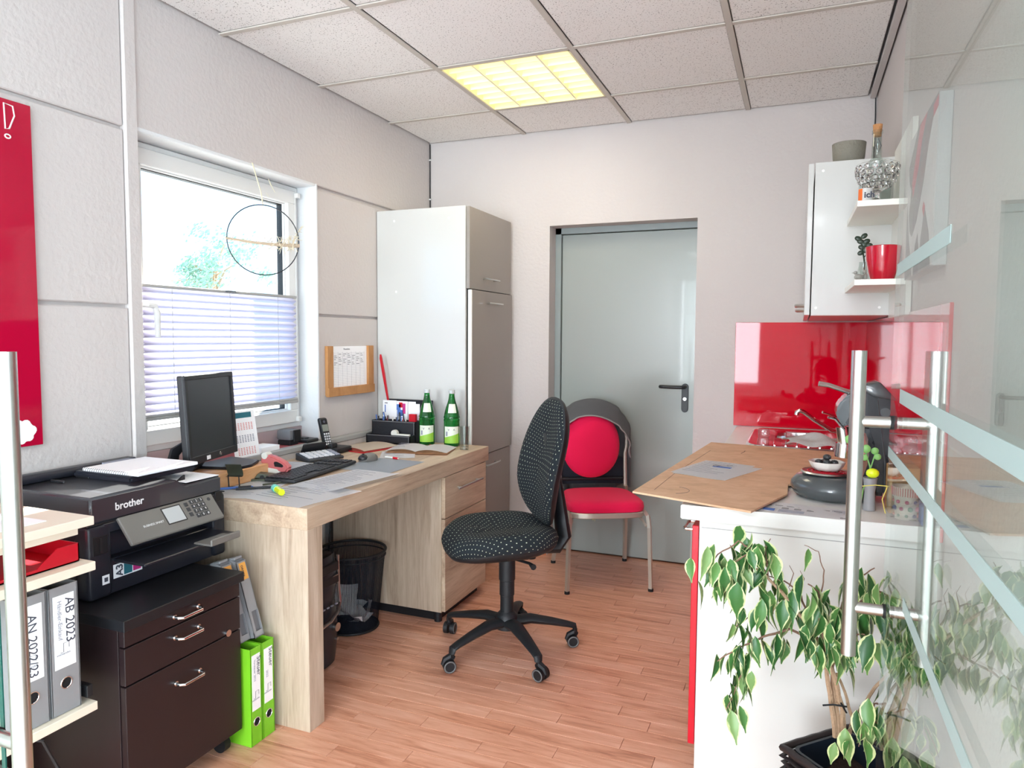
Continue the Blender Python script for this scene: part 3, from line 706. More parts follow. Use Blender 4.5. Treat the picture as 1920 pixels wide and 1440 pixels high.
for z0, z1, hz in ((.496, .540, .522), (.392, .492, .462), (.065, .388, .330)):
    d_ = MB().box(QX-.02, QX, QY0+.003, QY1-.003, z0, z1, bev=.0015).build('drawer', 'ped_black', pd, smooth=False); u_handle(d_, QX, 1.478, hz)
MB().cyl((QX, 1.632, .398), (QX+.007, 1.632, .398), .0105, n=20).build('lock', 'chrome', pd)
for x in (QX-.05, -2.07):
    for y in (QY0+.04, QY1-.04):
        b = MB(); b.cyl((x, y-.012, .026), (x, y+.012, .026), .026, n=20); b.box(x-.012, x+.012, y-.008, y+.008, .03, .062, bev=.003); b.build('caster', 'soft_black', pd)

# printer
pr = thing('printer', 'large black multifunction inkjet printer on the rolling pedestal', 'printer', (-1.95, 1.56, QZ))
PXF, PY0, PY1, PZ0, PZ1 = -1.775, 1.318, 1.818, QZ+.002, .858
b = MB(); b.box(-2.155, PXF-.05, PY0, PY1, PZ0, PZ1-.075, bev=.01, seg=2)           # rear block
b.box(PXF-.06, PXF, PY0, PY0+.075, PZ0, PZ1-.075, bev=.012, seg=3); b.box(PXF-.06, PXF, PY1-.055, PY1, PZ0, PZ1-.075, bev=.012, seg=3)
b.box(PXF-.05, PXF-.012, PY0+.07, PY1-.05, PZ0, PZ0+.10, bev=.003)                 # paper cassette
b.box(PXF-.06, PXF-.001, PY0+.05, PY1-.04, PZ1-.105, PZ1-.075, bev=.003)
b.build('body', 'printer_black', pr, ang=30)
MB().prism([(PXF-.003, PY0+.012, PZ1-.073), (PXF-.003, PY1-.012, PZ1-.073), (PXF-.003, PY1-.012, PZ1-.018), (PXF-.003, PY1-.16, PZ1-.022), (PXF-.003, PY1-.20, PZ1+.004), (PXF-.003, PY0+.012, PZ1+.004)], (-.36, 0, 0), bev=.007, seg=3).build('scanner_lid', 'lid_gloss', pr, ang=50)
MB().box(-2.155, PXF-.002, PY0, PY1, PZ1-.0755, PZ1-.0725, bev=.001).build('lid_seam', 'soft_black', pr, smooth=False)
# raised document feeder with cover
MB().box(-2.15, -2.10, PY0+.02, PY1-.06, PZ1+.004, PZ1+.032, bev=.012, seg=3).build('feeder_ridge', 'printer_black', pr)
MB().prism([(-2.10, PY1-.30, PZ1+.003), (-1.85, PY1-.30, PZ1+.003), (-1.85, PY1-.05, PZ1+.003), (-2.10, PY1-.05, PZ1+.003)], (0, 0, .02), bev=.006, seg=2).build('feeder_tray', 'printer_black', pr)
for y in (PY0+.12, PY0+.20): MB().box(-2.09, -2.03, y, y+.006, PZ1+.003, PZ1+.012, bev=.002).build('paper_guide', 'black_plastic', pr, smooth=False)
MB().prism([(PXF-.05, PY1-.155, PZ1-.018), (PXF-.05, PY1-.12, PZ1-.018), (PXF-.05, PY1-.12, PZ1+.0), (PXF-.05, PY1-.13, PZ1-.004)], (-.006, 0, 0)).build('paper_stop', 'black_plastic', pr, smooth=False)
MB().box(-2.1, -2.06, PY0+.30, PY0+.40, PZ1+.026, PZ1+.033, bev=.001).build('warning_label', 'ink_light', pr, smooth=False)
# tilted control panel
cy0, cy1 = PY0+.09, PY1-.065
p0 = Vector((PXF+.003, cy0, .792)); dn = Vector((.062, 0, -.078)).normalized(); nrm = Vector((.078, 0, .062)).normalized(); yv = Vector((0, 1, 0))
CT = frame_T(p0, yv, dn, -nrm)      # local: x along Y, y down the panel, z into it
PWD, PHT = cy1-cy0, .092
cpn = MB().box(0, PWD, 0, PHT, 0, .012, bev=.003, T=CT).build('control_panel', 'printer_grey', pr, smooth=False)
sx0 = PWD*.415
MB().box(sx0, sx0+.064, .012, .062, -.0008, .001, bev=.0003, T=CT).build('touch_screen', 'screen_lit', cpn, smooth=False)
MB().box(sx0-.004, sx0+.068, .008, .066, -.0004, .0012, bev=.0003, T=CT).build('screen_border', 'black_plastic', cpn, smooth=False)
kx = sx0+.082
for r_ in range(3): MB().box(kx, kx+.013, .010+.018*r_, .023+.018*r_, -.0016, .001, bev=.0006, T=CT).build('key', 'key_dark', cpn, smooth=False)
kx = sx0+.104
digits = '123456789*0#'
for r_ in range(4):
    for c_ in range(3):
        a0, b0 = kx+.0185*c_, .006+.0165*r_
        MB().box(a0, a0+.0155, b0, b0+.0135, -.0016, .001, bev=.0006, T=CT).build('key', 'key_dark', cpn, smooth=False)
        q = CT @ Vector((a0+.005, b0+.0105, -.0016)); text(digits[r_*3+c_], .011, q, yv, -dn, 'ink_white', cpn, name='key_digit')
MB().cyl(CT @ Vector((kx+.075, .018, -.001)), CT @ Vector((kx+.075, .018, .001)), .006, n=16).build('key', 'key_dark', cpn)
text('BUSINESS SMART', .0095, CT @ Vector((PWD*.17, .052, 0)), yv, -dn, 'ink_white', cpn)
text('brother', .030, (PXF-.003, PY0+.088, PZ1-.045), (0, 1, 0), (0, 0, 1), 'ink_white', pr, bold=.0006, name='brand_lettering', off=.0008)
# output tray
b = MB(); b.box(PXF-.06, PXF+.11, PY0+.085, PY1-.06, .664, .672, bev=.002); b.build('output_tray', 'printer_black', pr, smooth=False)
b = MB(); b.box(PXF+.085, PXF+.155, PY0+.28, PY0+.40, .672, .678, bev=.002); b.box(PXF+.150, PXF+.157, PY0+.28, PY0+.40, .672, .694, bev=.003); b.build('paper_stopper', 'printer_grey', pr, smooth=False)
MB().box(PXF+.0, PXF+.0065, PY0+.09, PY1-.06, .612, .664).build('tray_support', 'soft_black', pr, smooth=False) if False else None
for y in (PY0+.014, ):
    b = MB(); b.box(PXF-.004, PXF+.0015, y, y+.046, .700, .752, bev=.001); b.build('usb_port', 'soft_black', pr, smooth=False)
    MB().box(PXF+.001, PXF+.004, y+.02, y+.026, .706, .746).build('port_divider', 'black_plastic', pr, smooth=False)
MB().box(PXF-.004, PXF+.0012, PY1-.045, PY1-.018, .756, .79, bev=.001).build('card_slot', 'soft_black', pr, smooth=False)
# stickers
st = MB().box(PXF-.011, PXF-.0105, PY0+.083, PY0+.178, .615, .655).build('format_sticker', 'paper', pr, smooth=False)
text('A3', .030, (PXF-.0104, PY0+.112, .618), (0, 0, 1), (0, -1, 0), 'ink', st, bold=.0008)
MB().box(PXF-.0104, PXF-.0100, PY0+.117, PY0+.144, .618, .652).build('sticker_patch', 'teal', st, smooth=False)
MB().box(PXF-.0104, PXF-.0100, PY0+.147, PY0+.173, .620, .650).build('sticker_patch', 'magenta', st, smooth=False)
st = MB().box(PXF, PXF+.0005, PY0+.040, PY0+.062, .612, .638).build('small_sticker', 'paper', pr, smooth=False)
MB().box(PXF+.0004, PXF+.0009, PY0+.046, PY0+.057, .619, .631).build('sticker_symbol', 'ink', st, smooth=False)
tag(MB().box(-2.06, PXF-.012, PY1-.152, PY1-.014, PZ1-.0175, PZ1-.0155, bev=.0005).build('paper_sheet', 'paper', None, smooth=False), 'white sheet standing in for glare in the recess at the right of the printer lid', 'paper')  # added sheet, its white stands in for glare on the lid
np_ = thing('spiral_notepad', 'white spiral notepad lying on top of the printer', 'notepad', (-1.96, 1.65, PZ1+.02))
MB().prism([(-2.07, PY1-.29, PZ1+.0235), (-1.83, PY1-.29, PZ1+.0235), (-1.83, PY1-.06, PZ1+.0235), (-2.07, PY1-.06, PZ1+.0235)], (0, 0, .010), bev=.002).build('pages', 'paper', np_, smooth=False)
b = MB()
for k in range(22): b.tube(arc((-2.068+.0094*k, PY1-.29, PZ1+.029), .005, -PI/2, PI*1.2, 8, (0, 1, 0), (0, 0, 1)), .0008, n=4)
b.build('spiral', 'wire', np_)

# shelf unit at the left
sh = thing('shelf_unit', 'low cream shelf unit beside the printer holding binders', 'shelf', (-1.8, .9, 0))
SX0, SX1, SY0, SY1 = -2.02, -1.605, .30, 1.212
for z0, z1, ox in ((.838, .86, 0), (.815, .837, -.03), (.724, .746, 0), (.366, .388, -.005)):
    MB().box(SX0, SX1+ox, SY0, SY1+(ox*.7 if ox else 0), z0, z1, bev=.0015).build('shelf_board', 'cream_board', sh, smooth=False)
MB().box(SX0-.02, SX0, SY0, SY1, 0, .86).build('back_panel', 'cream_board', sh, smooth=False)
MB().box(SX0, SX1-.12, SY0, SY0+.02, 0, .815).build('side_panel', 'cream_board', sh, smooth=False)
MB().box(SX0, SX0+.02, SY1-.03, SY1-.008, 0, .815).build('rear_post', 'cream_board', sh, smooth=False)
MB().box(SX0+.05, SX1-.02, SY1-.020, SY1-.004, .40, .43, bev=.001).build('shelf_bracket', 'soft_black', sh, smooth=False)
b = MB(); b.box(SX0+.2, SX0+.24, SY1-.25, SY1-.22, 0, .366); b.build('leg', 'grey_card', sh, smooth=False)
tag(MB().box(-1.88, -1.66, .86, 1.13, .8605, .8625).build('paper_sheet', 'paper', None, smooth=False), 'white sheet of paper on top of the cream shelf unit', 'paper')

def binder(name, label, x, y0, y1, z0, m, md, lines, group, hgt=.315, dep=.28, small=None):
    t = thing(name, label, 'binder', (x-dep/2, (y0+y1)/2, z0), group=group); w = y1-y0
    b = MB(); b.box(x-dep, x, y0, y0+.0025, z0, z0+hgt); b.box(x-dep, x, y1-.0025, y1, z0, z0+hgt); b.box(x-.003, x, y0, y1, z0, z0+hgt, bev=.001)
    b.build('cover', m, t, smooth=False)
    MB().box(x-dep+.01, x-.012, y0+.005, y1-.007, z0+.002, z0+hgt-.03).build('pages', md, t, smooth=False)
    lb = MB().box(x, x+.0008, y0+w*.14, y1-w*.14, z0+hgt*.36, z0+hgt*.93).build('spine_label', 'paper', t, smooth=False)
    hz = z0+hgt*.235; yc = (y0+y1)/2
    b = MB(); b.tube(arc((x+.0008, yc, hz), .0135, 0, 2*PI*23/24, 23, (0, 1, 0), (0, 0, 1)), .0015, n=6, closed=True); b.build('finger_ring', 'chrome', t)
    MB().cyl((x-.001, yc, hz), (x+.0006, yc, hz), .0125, n=24).build('finger_hole', 'hole', t)
    for s, sz, fy, fz, mm in lines: text(s, sz, (x+.0008, y0+w*fy, z0+hgt*fz), (0, 0, -1), (0, 1, 0), mm, lb)
    # small logo of an angular line and a word
    yy, z = y0+w*.5, z0+hgt*.52
    b = MB(); b.tube([(x+.001, yy-.012, z-.012), (x+.001, yy-.004, z-.012), (x+.001, yy-.004, z+.010), (x+.001, yy+.010, z+.010), (x+.001, yy+.010, z-.004)], .0007, n=4); b.build('logo', 'ink', lb)
    text('eventarchiv', .0075, (x+.0008, yy-.022, z-.018), (0, 1, 0), (0, 0, 1), 'ink_light', lb)
    return t
SXB = -1.628
binder('ring_binder', 'grey lever-arch binder marked AB 2023 on the shelf', SXB, 1.105, 1.178, .389, 'grey_card', 'grey_card_dark', [('AB 2023', .032, .55, .90, 'ink'), ('Händler-Einkauf', .015, .28, .89, 'ink_light')], 'grey binders on the shelf')
binder('ring_binder', 'grey lever-arch binder marked AN 2022/23 on the shelf', SXB, 1.022, 1.099, .389, 'grey_card', 'grey_card_dark', [('AN 2022/23', .030, .42, .86, 'ink')], 'grey binders on the shelf')
binder('ring_binder', 'bright green binder nearer the rolling pedestal, standing on the floor', -1.572, 1.698, 1.748, .001, 'green_card', 'green_dark', [('Steuer', .024, .58, .90, 'ink'), ('Vorsteuer 2023', .011, .30, .88, 'ink_light')], 'green binders on the floor', hgt=.318)
binder('ring_binder', 'bright green binder nearer the desk end panel, standing on the floor', -1.572, 1.752, 1.806, .001, 'green_card', 'green_dark', [('Steuer', .024, .56, .92, 'ink'), ('2022', .012, .3, .70, 'ink_light')], 'green binders on the floor', hgt=.318)
# grey box files leaning over the green binders
def box_file(y0, y1, dx, label):
    t = thing('magazine_file', label, 'file box', (-1.72, (y0+y1)/2, .327), group='grey magazine files on the green binders')
    A = Vector((-1.555+dx, 0, .322)); dn_ = Vector((-.30, 0, .95)).normalized()
    T_ = Matrix.Translation((-1.575+dx, 0, .333)) @ Matrix.Rotation(math.radians(-17), 4, 'Y')
    b = MB()
    side = [(-.215, 0, 0), (0, 0, 0), (0, 0, .250), (-.02, 0, .262), (-.215, 0, .262)]
    b.prism([(p[0], y0, p[2]) for p in side], (0, .003, 0), T=T_); b.prism([(p[0], y1-.003, p[2]) for p in side], (0, .003, 0), T=T_)
    b.box(-.003, 0, y0, y1, .085, .250, T=T_); b.box(-.003, 0, y0, y1, 0, .02, T=T_); b.box(-.003, 0, y0, y0+.012, .02, .085, T=T_); b.box(-.215, 0, y0, y1, 0, .003, T=T_)
    b.build('file_body', 'grey_card', t, smooth=False)
    MB().box(-.20, -.006, y0+.004, y1-.005, .01, .258, T=T_).build('documents', 'grey_card_dark', t, smooth=False)
    MB().box(-.05, -.006, y0+.003, y1-.003, .258, .268, bev=.003, T=T_).build('top_flap', 'grey_card', t, smooth=False)
    MB().box(0, .0008, y0+.008, y1-.006, .19, .245, T=T_).build('orange_label', 'orange_label', t, smooth=False)
    text('ORDER', .012, T_ @ Vector((.0008, y0+.014, .238)), T_.to_3x3() @ Vector((0, 0, -1)), (0, 1, 0), 'ink', t)
    MB().cyl(T_ @ Vector((-.05, y0-.0005, .055)), T_ @ Vector((-.05, y0+.002, .055)), .012, n=20).build('grip_ring', 'paper', t)
box_file(1.70, 1.744, -.035, 'grey magazine file with orange label leaning nearer the pedestal')
box_file(1.748, 1.79, -.02, 'grey magazine file with orange label leaning nearer the desk')
lt = thing('letter_tray', 'red plastic letter tray in the shelf unit', 'tray', (-1.8, 1.05, .746))
b = MB(); b.box(-1.98, -1.64, .93, 1.195, .7475, .7505); b.box(-1.98, -1.64, 1.192, 1.195, .7475, .793); b.box(-1.98, -1.64, .93, .933, .7475, .793)
b.prism([(-1.643, 1.195, .7475), (-1.643, 1.195, .793), (-1.643, 1.14, .793), (-1.643, 1.09, .757), (-1.643, 1.00, .757), (-1.643, .95, .793), (-1.643, .93, .793), (-1.643, .93, .7475)], (.003, 0, 0))
b.build('tray', 'red_plastic', lt, smooth=False)
cbl = thing('floor_cable', 'black cable looping under the shelf unit', 'cable', (-1.75, 1.1, .1))
MB().tube([(-1.9, 1.15, .30), (-1.72, 1.05, .355), (-1.66, 1.10, .33), (-1.68, 1.16, .2), (-1.75, 1.15, .05), (-1.8, 1.1, .006)], .004, n=6).build('cable', 'cable', cbl)

# red glass memo board
rb = thing('memo_board', 'tall red glass memo board with white drawings on the left wall', 'board', (XL+.02, 1.2, 1.5))
MB().box(XL+.004, XL+.014, .55, 1.463, .97, 1.988, bev=.001).build('glass_panel', 'red_board', rb, smooth=False)
MB().box(XL+.0, XL+.004, .60, 1.44, 1.0, 1.95).build('backing', 'alu_paint', rb, smooth=False)
xw = XL+.0145
b = MB(); b.tube([(xw, 1.385, 1.975), (xw, 1.410, 1.972), (xw, 1.414, 1.945), (xw, 1.398, 1.905), (xw, 1.387, 1.902)], .0022, n=5, closed=True); b.tube(arc((xw, 1.393, 1.882), .008, 0, 2*PI*9/10, 9, (0, 1, 0), (0, 0, .7)), .0022, n=5, closed=True)
b.build('drawn_exclamation_mark', 'ink_white', rb)
cp = []
for cy_, cz_, r_, a0, a1 in ((1.372, 1.02, .016, 200, 100), (1.39, 1.036, .016, 150, 45), (1.412, 1.036, .015, 130, 10), (1.43, 1.018, .014, 80, -40), (1.42, .999, .014, 10, -110), (1.398, .992, .014, -30, -150), (1.375, .998, .014, -70, -190)):
    for k in range(5):
        a = math.radians(a0+(a1-a0)*k/4); cp.append((xw-.0005, cy_+r_*math.cos(a), cz_+r_*math.sin(a)))
MB().prism(cp, (.001, 0, 0)).build('cloud_magnet', 'paper', rb, smooth=False)

# wooden notice holder
nh = thing('notice_holder', 'wooden U-shaped frame holding a printed list on the wall', 'frame', (XL+.01, 3.09, 1.0))
FX = XL+.0005
MB().box(FX, FX+.018, 2.884, 2.93, 1.012, 1.258, bev=.001).build('side_slat', 'notice_wood', nh, smooth=False)
MB().box(FX, FX+.018, 3.242, 3.290, 1.012, 1.258, bev=.001).build('side_slat', 'notice_wood', nh, smooth=False)
MB().box(FX+.004, FX+.024, 2.884, 3.290, 1.006, 1.050, bev=.001).build('bottom_slat', 'notice_wood', nh, smooth=False)
MB().box(FX, FX+.004, 2.93, 3.242, 1.012, 1.256).build('backing', 'paper', nh, smooth=False)
ps = thing('printed_list', 'white printed list in the wooden holder', 'paper', (FX+.006, 3.08, 1.05))
MB().box(FX+.0050, FX+.0062, 2.935, 3.225, 1.045, 1.252).build('sheet', 'paper', ps, smooth=False)
b = MB()
for k in range(20): b.box(FX+.006, FX+.0064, 2.945, 3.215, 1.222-.0088*k, 1.2226-.0088*k)
for k in range(8): b.box(FX+.006, FX+.0064, 2.945+.0385*k, 2.9458+.0385*k, 1.052, 1.228)
b.build('table_lines', 'ink_light', ps, smooth=False)
text('Monatsliste', .012, (FX+.006, 3.03, 1.238), (0, 1, 0), (0, 0, 1), 'ink', ps)
b = MB()
for r_ in range(7):
    for c_ in range(7):
        if (r_*3+c_*5) % 4 != 0: b.box(FX+.006, FX+.0065, 2.950+.0385*c_, 2.965+.0385*c_+.006*((r_+c_) % 3), 1.2175-.0088*r_, 1.2155-.0088*r_)
b.build('table_entries', 'ink', ps, smooth=False)

# hoop wreath in the window
hw = thing('hoop_wreath', 'thin wire hoop with a twig and dried flowers hanging at the window', 'wreath', (-2.1, 2.41, 1.7))
hc = Vector((-2.105, 2.40, 1.71)); hu = Vector((.62, .78, 0)); hv = Vector((0, 0, 1))
b = MB(); b.tube(arc(hc, .146, 0, 2*PI*47/48, 47, hu, hv), .0024, n=6, closed=True); b.build('hoop', 'wire', hw)
MB().tube([hc+hv*.146, hc+hv*.20+Vector((-.01, 0, 0)), Vector((XL+.006, 2.40, 2.035))], .0035, n=5, flat=.4).build('ribbon', 'string', hw)
tw = MB(); tw.tube([hc-hu*.15-hv*.002, hc-hu*.05-hv*.012, hc+hu*.05-hv*.016, hc+hu*.148-hv*.014], [.005, .006, .007, .009], n=7)
for k in range(6):
    a = -.13+.05*k; tw.tube([hc+hu*a-hv*.008, hc+hu*(a+.012)+hv*(.012+.006*(k % 3))], .0014, n=4)
tw.build('twig', 'twig', hw)
rr = random.Random(11)
for nme, c0, n_, sp in (('dried_flower', .05, 42, .03), ('dried_flower', .115, 40, .026)):
    b = MB()
    for k in range(n_):
        q = hc+hu*(c0+rr.gauss(0, sp*.6))+hv*rr.uniform(-.03, .02)-hv*.004+Vector((rr.gauss(0, .008), 0, 0)); e = q+Vector((rr.gauss(0, .01), rr.gauss(0, .010), rr.gauss(.002, .014)))
        b.tube([q, e], [.0022, .0008], n=4)
    b.build(nme, 'dried', hw)
b = MB()
for k in range(16):
    q = hc+hu*(.125+.002*k)+hv*(.012+.0035*k); b.tube([q, q+Vector((rr.gauss(0, .008), rr.gauss(.006, .008), rr.gauss(.006, .006)))], [.002, .0007], n=4)
b.build('dried_flower', 'dried', hw)
b = MB(); b.tube([hc+hu*.0+hv*.20+Vector((0, .02, 0)), hc+hu*.0+hv*.185+Vector((0, .035, 0))], .0008, n=4)
for k in range(8): b.tube([hc+hv*.255+Vector((.02, .012+.003*k, -.004*k)), hc+hv*.245+Vector((.02, .024+.004*k, -.012-.004*k))], .0012, n=4)
b.build('ribbon_tail', 'string', hw)
# ------------------------------------------------------------------ chairs
def pad(T, a, b, rings, n=2.6, bend=None, nseg=40, uvs=.5):
    """upholstered pad: rings [(scale, height)], superellipse outline; UVs run over the cloth"""
    mb = MB(); t = bmesh.new(); lay = t.loops.layers.uv.new('UVMap'); R_ = []; U_ = []; acc = 0; prev = None
    for s, z in rings:
        if prev is not None: acc += math.hypot((s-prev[0])*(a+b)/2, z-prev[1])
        prev = (s, z); row = []; ur = []
        for j in range(nseg):
            th = 2*PI*j/nseg; c_, s_ = math.cos(th), math.sin(th)
            ex = abs(c_)**(2/n)*(1 if c_ > 0 else -1); ey = abs(s_)**(2/n)*(1 if s_ > 0 else -1)
            q = Vector((a*s*ex, b*s*ey, z))
            if bend: q = bend(q)
            row.append(t.verts.new(q)); rad = acc
            ur.append((.5+c_*rad/uvs*(1 if True else 0), .5+s_*rad/uvs))
        R_.append(row); U_.append(ur)
    for i in range(len(R_)-1):
        for j in range(nseg):
            k = (j+1) % nseg; f = t.faces.new((R_[i][j], R_[i][k], R_[i+1][k], R_[i+1][j]))
            for l, uv in zip(f.loops, (U_[i][j], U_[i][k], U_[i+1][k], U_[i+1][j])): l[lay].uv = uv
    f = t.faces.new(R_[-1]); f2 = None
    bmesh.ops.recalc_face_normals(t, faces=t.faces)
    mb._add(t, 0, T); return mb
oc = thing('office_chair', 'black office swivel chair with white-dotted fabric in front of the desk', 'chair', (-1.10, 2.675, 0))
cx, cy = -1.10, 2.675
fw = Vector((-.77, -.638, 0)); fw.normalize(); lf = Vector((-fw.y, fw.x, 0)); upv = Vector((0, 0, 1))
ST = frame_T(Vector((cx, cy, .455))+fw*.035, lf, fw*-1, upv)      # x=left, y=backwards, z=up
ST = frame_T(Vector((cx, cy, .455))+fw*.035, fw.cross(upv)*-1 if False else Vector((fw.y, -fw.x, 0)), fw, upv)   # x=right, y=forward
def seat_bend(q):
    y = q.y/.225; x = q.x/.235
    z = q.z - .035*max(0, y-.25)**1.6 + .018*abs(x)**2 + .014*max(0, -y-.2) - (.010 if abs(x) < .5 and y < .4 else 0)*math.cos(x*PI)
    return Vector((q.x, q.y, z))
rg = [(.001, .072), (.2, .072), (.4, .073), (.6, .074), (.78, .073), (.9, .066), (.97, .050), (1.0, .028), (.98, .008), (.93, -.002)]
pad(ST, .235, .232, rg, 2.7, seat_bend).build('seat', 'dot_fabric', oc, ang=60)
def shell_bend(q): return seat_bend(Vector((q.x, q.y, q.z)))
pad(ST, .228, .225, [(.001, -.03), (.5, -.034), (.8, -.03), (.95, -.015), (1.0, .0), (.99, .012)], 2.7, shell_bend).build('seat_shell', 'chair_black', oc, ang=60)
bc0 = Vector((cx, cy, .79)) - fw*.162
by = (upv - fw*.10*-1*0 - fw*.06).normalized(); bz = fw.copy(); bz = (bz - by*bz.dot(by)).normalized(); bx = by.cross(bz)
BT = frame_T(bc0, bx, by, bz)
def back_bend(q):
    y = q.y/.265; w = 1 - .10*max(0, y)**2 - .12*max(0, -y-.35)
    return Vector((q.x*w, q.y, q.z + .030*(q.x/.2)**2 + .020*math.cos((y+.45)*2.6) - .02))
pad(BT, .218, .268, [(.001, .038), (.2, .038), (.4, .038), (.6, .037), (.78, .035), (.9, .028), (.96, .016), (.985, .004)], 2.5, back_bend).build('backrest', 'dot_fabric', oc, ang=60)
pad(BT, .220, .270, [(.001, -.026), (.5, -.026), (.85, -.022), (.97, -.010), (1.0, .003), (.985, .008)], 2.5, back_bend).build('backrest_shell', 'chair_black', oc, ang=60)
# bracket from seat to back
b = MB()
s0 = Vector((cx, cy, .43)) - fw*.10; s1 = Vector((cx, cy, .425)) - fw*.215; s2 = Vector((cx, cy, .47)) - fw*.25; s3 = Vector((cx, cy, .62)) - fw*.228; s4 = Vector((cx, cy, .72)) - fw*.215
pts = [s0, s1, s2, s3, s4]
b.tube(pts, [.05, .058, .055, .045, .035], n=14, flat=.55); b.build('back_bracket', 'chair_black', oc)
b = MB(); b.box(-.09, .09, -.11, .09, -.055, -.02, bev=.012, seg=2, T=ST); b.build('tilt_mechanism', 'chair_black', oc)
b = MB(); q = Vector((cx, cy, .405)); rt = Vector((fw.y, -fw.x, 0)); b.tube([q+rt*-.05, q-rt*.14-fw*.05, q-rt*.19-fw*.05], [.006, .006, .012], n=8); b.cyl(tuple(q-fw*.10+rt*-.02), tuple(q-fw*.10+rt*-.02-Vector((0, 0, .02))), .022, .018, n=16); b.build('adjusting_lever', 'chair_black', oc)
b = MB(); b.lathe([(.030, .405), (.034, .40), (.034, .30), (.031, .298), (.031, .235), (.028, .233), (.028, .17), (.030, .13), (.03, .12)], (cx, cy, 0), 28); b.build('gas_column', 'chair_black', oc)
b = MB(); b.lathe([(.03, .165), (.043, .150), (.050, .12), (.048, .095), (.03, .088), (.0, .088)], (cx, cy, 0), 28); b.build('base_hub', 'chair_black', oc)
for k in range(5):
    a = math.radians(29+72*k); d = Vector((math.cos(a), math.sin(a), 0)); s_ = Vector((-d.y, d.x, 0)); c0 = Vector((cx, cy, 0))
    b = MB(); b.tube([c0+d*.03+upv*.122, c0+d*.10+upv*.128, c0+d*.19+upv*.112, c0+d*.262+upv*.096, c0+d*.288+upv*.088, c0+d*.292+upv*.070], [.034, .031, .025, .020, .019, .016], n=12, flat=.62); b.build('base_arm', 'chair_black', oc)
    w0 = c0+d*.292; rot = Matrix.Rotation(a+.9*k, 4, 'Z')
    b = MB(); Tm = Matrix.Translation(w0) @ rot
    b.cyl((-.012, -.024, .026), (-.012, -.006, .026), .025, n=24, T=Tm); b.cyl((-.012, .006, .026), (-.012, .024, .026), .025, n=24, T=Tm); b.tube([(-.037, 0, .030), (-.028, 0, .050), (-.006, 0, .060), (.008, 0, .05)], [.008, .012, .014, .010], n=8, T=Tm); b.cyl((0, 0, .05), (0, 0, .075), .010, n=12, T=Tm)
    cs = b.build('caster', 'soft_black', oc)
    for yy in (-.0235, .0235): MB().tube(arc((-.012, yy, .026), .021, 0, 2*PI*23/24, 23, (1, 0, 0), (0, 0, 1)), .0028, n=6, closed=True, T=Tm).build('caster_tread', 'caster_grey', cs)

# banquet chair with jacket
bq = thing('banquet_chair', 'red upholstered banquet chair with round back in front of the steel door', 'chair', (-.98, 3.71, 0))
f2 = Vector((.47, -.883, 0)).normalized(); r2 = Vector((-f2.y, f2.x, 0)); cc = Vector((-.981, 3.709, 0))     # r2 = image right
QT = frame_T(cc+Vector((0, 0, .40)), r2, f2, upv*-1) if False else None
def qp(x, y, z): return cc + r2*x + f2*y + Vector((0, 0, z))
SQ = Matrix.Identity(4)
for i in range(3): SQ[i][0], SQ[i][1], SQ[i][2], SQ[i][3] = r2[i], -f2[i], upv[i], (cc+Vector((0, 0, .402))-f2*-.015)[i]
# SQ: x right, y backwards, z up
rg2 = [(.001, .062), (.3, .064), (.6, .062), (.8, .060), (.92, .054), (.985, .040), (1.0, .020), (.985, .004)]
pad(SQ, .205, .205, rg2, 4.2, lambda q: Vector((q.x*(1-.06*(q.y/.2)), q.y, q.z)), nseg=48).build('seat', 'red_fabric', bq, ang=60)
def sqring(z0, z1, o):
    pts = []
    for j in range(48):
        th = 2*PI*j/48; c_, s_ = math.cos(th), math.sin(th); ex = abs(c_)**(2/4.2)*(1 if c_ > 0 else -1); ey = abs(s_)**(2/4.2)*(1 if s_ > 0 else -1)
        x, y = (.205+o)*ex, (.205+o)*ey; pts.append(SQ @ Vector((x*(1-.06*y/.2), y, z0)))
    return pts
b = MB(); b.prism(sqring(-.026, 0, .001), (0, 0, .028), bev=.003); b.build('seat_frame', 'chair_frame', bq)
def leg(pts, r=.0125):
    b = MB(); b.tube(pts[:-1]+[pts[-1]+Vector((0, 0, .012))], r, n=4); o = b.build('leg', 'chair_frame', bq, smooth=False)
    MB().cyl(tuple(pts[-1]), tuple(pts[-1]+Vector((0, 0, .014))), .014, n=12).build('leg_cap', 'rubber', o)
leg([qp(-.200, .16, .40), qp(-.206, .215, .385), qp(-.212, .235, .33), qp(-.222, .250, 0)]); leg([qp(.200, .16, .40), qp(.206, .215, .385), qp(.208, .235, .33), qp(.216, .252, 0)])
for s in (-1, 1):
    leg([qp(s*.185, -.155, .47), qp(s*.19, -.17, .40), qp(s*.20, -.20, .22), qp(s*.212, -.25, 0)])
    b = MB(); b.tube([qp(s*.20, .205, .33), qp(s*.17, .13, .388)], .007, n=6); b.build('brace', 'chair_frame', bq)
